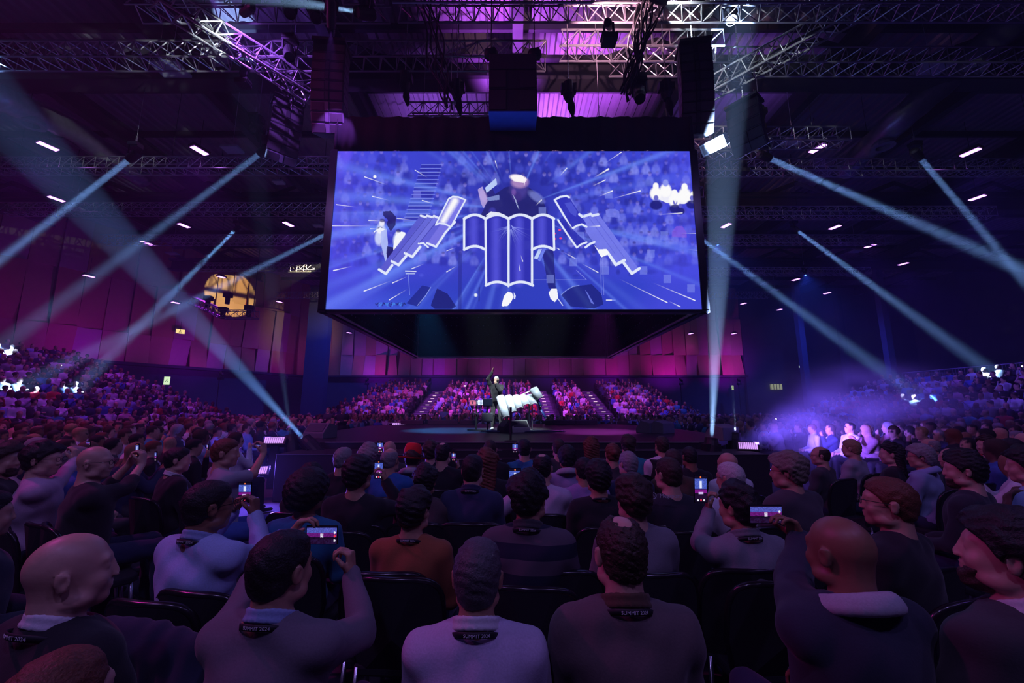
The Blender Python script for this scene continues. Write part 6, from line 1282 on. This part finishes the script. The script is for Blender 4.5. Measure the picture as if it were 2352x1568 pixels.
# --- fourth row
for px, y, d, rz, P, lab in (
    (716, 1070, 3.7, 0, dict(hair='curly', hc='black', shirt='black', skin=SK[3]), 'dark curly head just behind the big curly hair'),
    (790, 1029, 4.3, 0, dict(hair='short', hc='grey', shirt='black', hy=-8), 'grey-haired man in black left of the tall bright phone'),
    (848, 1024, 4.6, 0, dict(hair='wavy', hc='grey', shirt='charcoal', hy=6), 'wavy grey head between the grey-haired man and the blue shirt'),
    (898, 1030, 4.25, -4, dict(hair='ring', hc='grey', shirt='blue', shirt_c=(.02, .14, .42), skin=SK[0], hy=-10), 'short-haired man in bright blue shirt beneath the yellow-lit head'),
    (896, 1013, 5.2, 0, dict(hair='bald', skin=SK[0], shirt='charcoal'), 'bald head glowing yellowish above the bright blue shirt'),
    (1018, 1017, 4.6, -2, dict(hair='thin', hc='black', shirt='black', skin=SK[1], hy=-6), 'man with thinning dark hair holding a small phone at his ear'),
    (1120, 1035, 4.0, -4, dict(hair='long', hc='auburn', shirt='black', skin=SK[0]), 'person with reddish hair just behind the navy shirt'),
    (1302, 1028, 4.6, 0, dict(hair='curly', hc='black', shirt='pale grey', shirt_c=(.34, .28, .48), collar='hood', collar_c='pale grey', skin=SK[2]), 'curly-haired person in lavender hooded top'),
    (1340, 1052, 3.95, 2, dict(hair='short', hc='black', shirt='pink', shirt_c=(.35, .25, .5), skin=SK[2]), 'person in a pink and blue top between black-clad neighbours'),
    (1441, 1038, 4.1, 8, dict(hair='short', hc='grey', shirt='navy', skin=SK[0], hy=12), 'grey-haired man with ear showing, left of the brown-haired sweatshirt wearer'),
    (1545, 1033, 4.2, 4, dict(hair='short', hc='brown', shirt='brown', skin=SK[1], hy=-14), 'brown-haired man in brown turned right behind the sweatshirt'),
    (1582, 1026, 4.8, 4, dict(hair='buzz', hc='black', shirt='black', skin=SK[3]), 'man with shaved dark head and dark coat near the right block'),
    (1668, 1040, 4.3, 10, dict(hair='bald', skin=SK[0], shirt='white', glasses=1, hy=20), 'bald man in glasses and white shirt behind the white-haired one'),
    (413, 1029, 4.2, -36, dict(hair='short', hc='black', shirt='black', top='jacket', skin=SK[1], hy=-24, collar=1, collar_c='white'), 'dark-haired man in black jacket with a strip of white collar, left'),
    (1126, 1011, 5.2, 0, dict(hair='buzz', hc='brown', shirt='black', skin=SK[1]), 'close-cropped head in front of the steps, left of the dark pole'),
    (1204, 1010, 5.3, 0, dict(hair='short', hc='black', shirt='teal', shirt_c=(.03, .2, .4), skin=SK[1]), 'dark-haired person in blue right under the dark pole'),
    (1283, 1008, 5.4, 0, dict(hair='buzz', hc='brown', shirt='charcoal', skin=SK[1]), 'close-cropped head in front of the steps, right of the dark pole'),
    (1356, 1009, 5.3, 0, dict(hair='long', hc='auburn', shirt='black', skin=SK[0]), 'person with long straight auburn hair in front of the steps'),
    (1406, 1020, 4.9, 0, dict(hair='bun', hc='auburn', shirt='charcoal', skin=SK[0]), 'reddish head with hair tied back beside the long auburn hair'),
    (1442, 1003, 5.5, 0, dict(hair='thick', hc='brown', shirt='teal', skin=SK[0]), 'brown-haired person in teal in front of the right stage block'),
    (1519, 1003, 5.4, 4, dict(hair='short', hc='brown', shirt='white', vest='black', skin=SK[0]), 'man in black padded body warmer over white sleeves before the right block'),
    (990, 1016, 5.2, 0, dict(hair='wavy', hc='brown', shirt='black', skin=SK[1]), 'brown wavy-haired person just right of the red hat'),
    (1880, 1026, 5.2, 34, dict(hair='ring', hc='brown', shirt='charcoal', skin=SK[0], hy=30, glasses=1), 'balding man with glasses and grey jacket looking left at the violet smoke'),
    (1952, 1010, 5.6, 30, dict(hair='short', hc='blond', shirt='grey', shirt_c=(.35, .34, .40), skin=SK[0], hy=6), 'sandy-haired man in pale grey shirt against the violet smoke'),
    (2042, 1020, 4.9, 34, dict(hair='long', hc='black', shirt='black', skin=SK[1], hy=20), 'black-haired person in black, right of the violet smoke'),
    (2108, 1025, 4.6, 30, dict(hair='curly', hc='grey', shirt='light blue', shirt_c=(.28, .36, .55), collar='hood', collar_c='light blue', skin=SK[0], hy=26, glasses=1), 'grey curly-haired person in light blue hooded top, right'),
    (2132, 1007, 6.0, 30, dict(hair='ring', hc='grey', shirt='charcoal', skin=SK[0], hy=20), 'round balding head behind the grey curls'),
    (2178, 1030, 4.9, 34, dict(hair='bald', skin=SK[0], shirt='charcoal', hy=26), 'pinkish bald head right of the grey curls'),
    (2262, 1003, 5.6, 60, dict(hair='long', hc='brown', shirt='white', vest='black', skin=SK[0], hy=30), 'woman with brown hair in black jacket over white, facing left'),
    (2320, 1008, 5.2, 40, dict(hair='short', hc='black', shirt='charcoal', skin=SK[1], hy=30), 'short dark-haired man in profile near the right edge, behind the body warmer')):
    hands = None
    if 'small phone at his ear' in lab: hands = {1: (1052, 1075, 4.8, (-.1, .1, 1), (-.8, -.2, 0))}
    P.setdefault('seed', int(px)); P.setdefault('hc', 'black'); A(px, y, d, rz, P, lab, .0115, hands, 'chair of the ' + lab)
# the man in a grey T-shirt at the aisle, arm stretched out with a phone
A(524, 999, 4.0, -52, dict(hair='short', hc='auburn', skin=SK[0], hy=-20, shirt='grey', shirt_c=(.36, .36, .42), sleeve=.75, pants='blue', seed=60, curl={1: 1.0}), 'auburn-haired man in grey T-shirt at the aisle stretching out a phone', .0095,
  {1: (606, 1040, 4.35, (-.2, .1, 1), (-.8, 0, 0)), -1: (510, 1058, 4.2, (.1, .1, 1), (.8, 0, 0))}, 'black chair under the auburn-haired man at the aisle')
# the red hat
loc, s = A(949, 1026, 4.5, 0, dict(hair='short', hc='brown', skin=SK[1], shirt='pale grey', shirt_c=(.40, .33, .46), collar='hood', collar_c='pale grey', seed=61), 'person in pale hooded top wearing a bright red hat', .011, chair='black chair under the person in the red hat')
hp_ = at(949, 1031, 4.5); hat = empty('hat', hp_, 0, 'bright red wide-brimmed hat on the head of the person in the pale hooded top', 'hat'); hat.rotation_euler = (R(-8), R(4), 0)
mb = MB(); mb.lathe([(.088, -.09), (.096, -.02), (.090, .02), (.074, .058), (.045, .066), (.02, .052), (.002, .048)], 22); mb.build('crown', mat('red_felt', (.90, .02, .02), rough=.8), hat, smooth=True)
mb = MB(); mb.lathe([(.085, -.092), (.125, -.100), (.160, -.092), (.165, -.086), (.125, -.092), (.087, -.082)], 26); mb.build('brim', mat('red_felt', (.90, .02, .02)), hat, smooth=True)
mb = MB(); mb.lathe([(.094, -.085), (.099, -.07), (.099, -.052), (.096, -.05)], 22); mb.build('hat_band', mat('hat_band', (.03, .01, .01)), hat, smooth=True)
# logo on the black sweatshirt
lp = at(1534, 1143, 3.02); lo_ = empty('shirt_logo', (0, 0, 0)); 
sweat = [o for o in C.objects if o.get('label', '').startswith('brown-haired man in black sweatshirt')][0]
me = glyph_mesh('Megaport', .040); sl = sweat.matrix_world; C.objects.unlink(lo_); bpy.data.objects.remove(lo_)
bpy.context.view_layer.update(); inv = sweat.matrix_world.inverted(); o = add_obj('logo_lettering', me, mat('white_print', (.7, .7, .75)), sweat); o.matrix_local = inv @ Matrix.Translation(lp + V((.02, 0, 0))) @ Matrix.Rotation(R(90), 4, 'X')
mb = MB(); mb.tube([(.022 * math.cos(t * .4), 0, .022 * math.sin(t * .4)) for t in range(17)], .003, 5); mb.tube([(-.010, 0, -.010), (0, 0, .014), (.010, 0, -.010)], .003, 4); mb.build('logo_ring', mat('white_print', (.7, .7, .75)), sweat).matrix_local = inv @ Matrix.Translation(lp + V((-.105, 0, .014)))
# dark coat hanging over a chair at the lower left
F = Field((-.42, -.55, .3), (.42, .25, 1.05), .012); 
for k in range(15):
    x = -.30 + k * .043; F.cap((x, -.25, .86 - .5 * x * x), (x * 1.35, -.34 - .03 * (k % 2), .38), .035 + .012 * (k % 2), .045, k=.03)
F.wrinkle(.005, 14, 5); vs, q, _ = F.mesh(); cp = at(455, 1290, 1.98)
o = add_obj('coat', np_mesh('coat', vs, q), cloth_mat('navy coat', (.018, .026, .06)), loc=(cp.x, 2.02, 0), rot=(0, 0, R(-10))); tag(o, 'dark navy coat hanging in folds over the chair behind the light blue shirt', 'coat')
place_chair(cp.x, 2.28, 0, -10, 'black chair hidden under the hanging navy coat'); 

# phones held up, each on its own
for a in ((740, 1228, 2.05, 68, 40, 'phone held sideways by the man in the grey jumper, stage on its screen', 0, 1), (1758, 1180, 2.05, 72, 40, 'phone held sideways by the man in the navy jacket and pale hood', 0, 2), (1609, 1122, 2.75, 29, 60, 'tall phone held by the man in the grey polo shirt', 0, 1), (563, 1129, 2.6, 29, 43, 'dark-screened phone held by the man in the light blue shirt', 0, 3),
          (870, 1078, 3.5, 20, 40, 'phone held up by the dark-haired man in black', 0, 1), (1183, 1098, 3.6, 27, 44, 'phone lifted beside the balding man in pinkish white', 0, 2), (873, 1026, 5.0, 14, 24, 'small phone lifted above the wavy grey head', 0, 1), (1183, 1028, 5.0, 13, 22, 'small bright phone just right of the dark pole', 0, 1), (1042, 1048, 4.7, 10, 19, 'small phone beside the ear of the man with thinning hair', 0, 2),
          (316, 1033, 3.8, 13, 29, 'phone held up by the bald man in glasses on the left', -20, 1), (358, 1047, 4.3, 8, 22, 'small phone right of the bald man in glasses', -20, 2), (203, 1018, 4.0, 20, 10, 'phone in the hands of the man in the pale pink shirt', -25, 1), (594, 1024, 4.45, 15, 8, 'phone at the end of the outstretched arm at the aisle', -10, 1), (504, 1028, 4.3, 8, 17, 'small phone beside the auburn hair', -20, 2), (477, 1026, 4.6, 7, 13, 'smallest phone left of the auburn hair', -20, 3)):
    phone(*a)

# ---------------------------------------------------------------- everyone else
VAR = []; POSES = [{1: 'fold', -1: 'fold'}, {1: 'lap', -1: 'lap'}, {1: 'chin', -1: 'fold'}, {1: 'lap', -1: 'chin'}, {1: 'clap', -1: 'clap'}, {1: 'lap', -1: 'fold'}]
rr = random.Random(21)
def shapes(h, n, seed):
    out = []; r = random.Random(seed)
    for i in range(n):
        hn = ['short', 'short', 'thick', 'long', 'bald', 'short', 'thick', 'short'][i % 8]
        P = dict(hair=hn, arms=POSES[i % len(POSES)], lean=r.uniform(-.02, .10), hy=r.uniform(-18, 18), hp=r.uniform(-8, 8), g=r.uniform(.94, 1.12), tw=r.uniform(-8, 8), jacket=(i % 3 == 0), knees=r.uniform(.10, .17))
        out.append((hn, P.get('jacket'), crowd_mesh(P, h)))
    return out
SHIRTS = ['black', 'black', 'charcoal', 'navy', 'white', 'white', 'light blue', 'pale grey', 'grey', 'grey', 'blue', 'red', 'teal', 'brown', 'pink', 'light blue', 'pale grey', 'white']
def palette(r, jacket):
    sn = r.choice(SHIRTS); hn = r.choice(['black', 'black', 'brown', 'brown', 'grey', 'blond', 'auburn']); sk = r.choice(SKINS); 
    if jacket: sn = r.choice(['black', 'charcoal', 'navy'])
    return sn, hn, sk, CLOTH[r.choice(['navy', 'charcoal', 'black'])]
seats = []
def seat(x, y, z, rz, reg, row):
    px, py = proj(x, y, z + 1.2)
    if math.hypot(x - 5.2, y - 8.4) < 2.6 or math.hypot(x + 5.2, y - 8.4) < 1.1: return
    if -50 < px < 2402 and py < 1600 and min([math.hypot(x - a, y - b) for a, b in placed] or [9]) > .52: seats.append((x, y, z, rz, reg, row, float(px), float(py)))
def face(x, y, base): 
    t = math.degrees(math.atan2(-(0 - x), (13 - y))); return base * .45 + t * .55 if abs(t - base) < 90 else base
for k in range(13):
    for j in range(46): seat(-16.45 - .9 * k, 24.5 - j * .54 + rr.uniform(-.05, .05), .33 * k if k else .02, face(-16 - .9 * k, 24.5 - j * .54, -90), 'left stand', k)
for k in range(8):
    for j in range(46): seat(16.45 + .9 * k, 24.5 - j * .54 + rr.uniform(-.05, .05), .33 * k if k else .02, face(16 + .9 * k, 24.5 - j * .54, 90), 'right stand', k)
for k in range(12):
    for j in range(44):
        x = -11.7 + j * .545
        if any(a - .28 < x < b + .28 for a, b in AIS): continue
        if abs(x) > 12.1 - .10 * k: continue
        seat(x + rr.uniform(-.04, .04), 24.2 + .55 + .9 * k, .25 * k if k else .02, 180, 'far stand', k)
for k in range(4):
    for j in range(36): seat(-9.8 + j * .56, 19.6 + k * 1.05, 0, 180 + (-9.8 + j * .56) * 1.5, 'floor behind stage', k)
for k in range(9):
    for j in range(36):
        for s in (-1, 1):
            x = s * (7.0 + k * .98); y = 4.6 + j * .56
            if y > 24 or (y < 9.8 and abs(x) < 0): continue
            seat(x, y, 0, face(x, y, -90 * -s if s > 0 else -90), 'floor %s of stage' % ('left' if s < 0 else 'right'), k)
for k, y in enumerate((4.9, 5.85, 6.75)):
    for s in (-1, 1):
        for j in range(5):
            x = s * (4.6 + j * .58); 
            if x < 0 or x > 5.4: seat(x, y, 0, -s * -38 if s > 0 else -38, 'floor %s of stage' % ('left' if s < 0 else 'right'), k)
for k, (x, y) in enumerate(((-4.9, 3.6), (-5.2, 4.3), (-4.4, 4.1), (-5.8, 3.9), (5.2, 4.2), (4.9, 3.5), (5.8, 3.9))): seat(x, y, 0, -38 if x < 0 else 38, 'floor %s of stage' % ('left' if x < 0 else 'right'), 0)
seats.sort(key=lambda s: math.hypot(s[0], s[1]))
N_IND = 300 - len(placed) - 5; print('heroes', len(placed), 'other seats', len(seats))
near = seats[:N_IND]; far_ = seats[N_IND:]
MCR = attr_mat('crowd_cloth', noise=.22, nscale=30)
sh = shapes(.026, 16, 5); bank = {}
for i, s in enumerate(near):
    hn, jk, (vs, q, lab) = sh[rr.randrange(len(sh))]; r = rr; sn, hc, sk, pc = palette(r, jk); key = (id(vs), sn, hc, sk)
    if key not in bank:
        me = np_mesh('seated_person', vs, q, cols=person_cols(lab, sk, HAIRS[hc], CLOTH[sn], pc)); me.materials.append(MCR); bank[key] = me
    o = bpy.data.objects.new('person', bank[key]); C.objects.link(o); o.location = s[:3]; o.rotation_euler = (0, 0, R(s[3] + rr.uniform(-9, 9))); sc_ = rr.uniform(.94, 1.04); o.scale = (sc_,) * 3
    VAR.append((o, s, hn, sn, hc, jk))
# names for them: look first, then seat row, then place among their like
def describe(o, s, hn, sn, hc, jk):
    hair = {'bald': 'Bald person', 'long': 'Person with long %s hair' % hc, 'thick': 'Person with thick %s hair' % hc, 'short': 'Person with short %s hair' % hc}[hn].replace('Person', 'person').replace('Bald', 'bald')
    return '%s in %s %s' % (hair, sn, 'jacket' if jk else 'top'), s[4]
groups = {}
for v in VAR: groups.setdefault(describe(*v), []).append(v)
for (look, reg), L_ in groups.items():
    L_.sort(key=lambda v: v[1][6])
    for i, v in enumerate(L_):
        t = look + ', ' + reg if len(L_) == 1 else '%s, %s, %s from left' % (look, reg, ORD[i] if i < 20 else str(i + 1) + 'th')
        tag(v[0], t, 'person', 'audience in the ' + reg)
# the rest of the audience: far too many to count one by one
sh = shapes(.048, 14, 9); VS = []; QS = []; CS = []; n0 = 0
for s in far_:
    hn, jk, (vs, q, lab) = sh[rr.randrange(len(sh))]; sn, hc, sk, pc = palette(rr, jk); a = R(s[3] + rr.uniform(-12, 12)); k = rr.uniform(.93, 1.05); c_, s_ = math.cos(a) * k, math.sin(a) * k
    w = np.empty_like(vs); w[:, 0] = vs[:, 0] * c_ - vs[:, 1] * s_ + s[0]; w[:, 1] = vs[:, 0] * s_ + vs[:, 1] * c_ + s[1]; w[:, 2] = vs[:, 2] * k + s[2]
    VS.append(w); QS.append(q + n0); CS.append(person_cols(lab, sk, HAIRS[hc], CLOTH[sn], pc)); n0 += len(vs)
me = np_mesh('crowd', np.concatenate(VS), np.concatenate(QS), cols=np.concatenate(CS)); o = add_obj('crowd', me, MCR); tag(o, 'dense seated audience filling the raked stands around the hall', 'crowd', kind='stuff'); print('crowd verts', n0)
# chairs of the nearer rows one by one, the remaining rows as one mass
mb = MB(); i = 0; cg = {}
for s in seats:
    d = math.hypot(s[0], s[1])
    if d < 7.4: cg.setdefault(s[4], []).append(s)
    else:
        Mx = Matrix.Translation(s[:3]) @ Matrix.Rotation(R(s[3]), 4, 'Z'); mb.box((-.23, -.27, .42), (.23, -.23, .86), Mx); mb.box((-.22, -.22, .38), (.22, .22, .43), Mx); mb.box((-.02, -.02, .0), (.02, .02, .38), Mx)
tag(mb.build('chair_rows', mat('chair_fabric', (.014, .014, .02))), 'rows of dark chairs under the audience in the stands and far floor', 'chairs', kind='stuff')
for reg, L_ in cg.items():
    L_.sort(key=lambda s: s[6])
    for i, s in enumerate(L_): place_chair(s[0], s[1], s[2], s[3], 'occupied black chair, %s, %s from the left' % (reg, ORD[i] if i < 20 else '%dth' % (i + 1)), 'occupied chairs, ' + reg)
# empty chairs the photo shows in the gaps
for px, py, d, rz, lab in ((60, 1130, 3.05, -35, 'empty black chair left of the bald man in dark shirt, at the left edge'), (160, 1133, 3.05, -35, 'empty black chair directly in front of the large bald head'), (1285, 1300, 2.28, 0, 'empty black chair between the striped shirt and the thinning crown'), (1712, 1300, 2.30, 0, 'empty-looking black chair back right of the thinning crown'), (2120, 1298, 2.3, 8, 'empty black chair between the two men at the lower right'), (885, 1300, 2.26, 0, 'empty black chair right of the raised fist holding the phone'), (1090, 1192, 3.15, 0, 'empty black chair back between rust-orange jumper and striped shirt'), (815, 1192, 3.12, 0, 'empty black chair back below the man in black raising a phone'), (1545, 1190, 3.1, 3, 'empty black chair back below the sweatshirt logo'), (2010, 1100, 4.6, 20, 'empty black chair beneath the sandy-haired man')):
    p = at(px, py, d); place_chair(p.x, d + .24, 0, rz, lab)
# standing crew by the stage
for i, (px, py, d, rz, lab, sn) in enumerate(((785, 984, 15.5, 200, 'standing camera operator in black left of the stage', 'black'), (752, 980, 16.5, 160, 'standing person in dark clothes beside the camera operator', 'charcoal'), (2120, 925, 14.8, 60, 'standing person in light blue shirt among the right-hand seats', 'light blue'), (1020, 948, 21.5, 180, 'person standing by the lit stairs behind the stage', 'light blue'))):
    P = dict(stand=True, hair='short', arms={1: 'fold', -1: 'fold'}); vs, q, lb = crowd_mesh(P, .03); me = np_mesh('standing_person', vs, q, cols=person_cols(lb, SKINS[i % 3], HAIRS['black'], CLOTH[sn], CLOTH['black'])); p = at(px, py, d)
    o = add_obj('person', me, MCR, loc=(p.x, d, 0), rot=(0, 0, R(rz))); tag(o, lab, 'person')
for i, (px, py, d, lab) in enumerate(((1068, 886, 29, 'phone with its torch shining, in the far stand left of the player'), (140, 839, 21.5, 'phone with its torch shining high in the left stand'), (1782, 962, 17.5, 'phone with its torch shining among the seats right of the beams'), (2348, 841, 18.8, 'phone with its torch shining at the right edge by the railing'))):
    p = at(px, py, d); root = empty('phone', p, 0, lab, 'phone'); mb = MB(); mb.box((-.04, 0, -.08), (.04, .01, .08)); mb.build('phone_body', M_PLAST, root); mb = MB(); mb.lathe([(.001, -.012), (.035, -.008), (.035, 0)], 10, Matrix.Rotation(R(-90), 4, 'X')); mb.build('torch', mat('torch_white', (1, 1, 1), emit=(1, .97, .9), es=20.0), root)
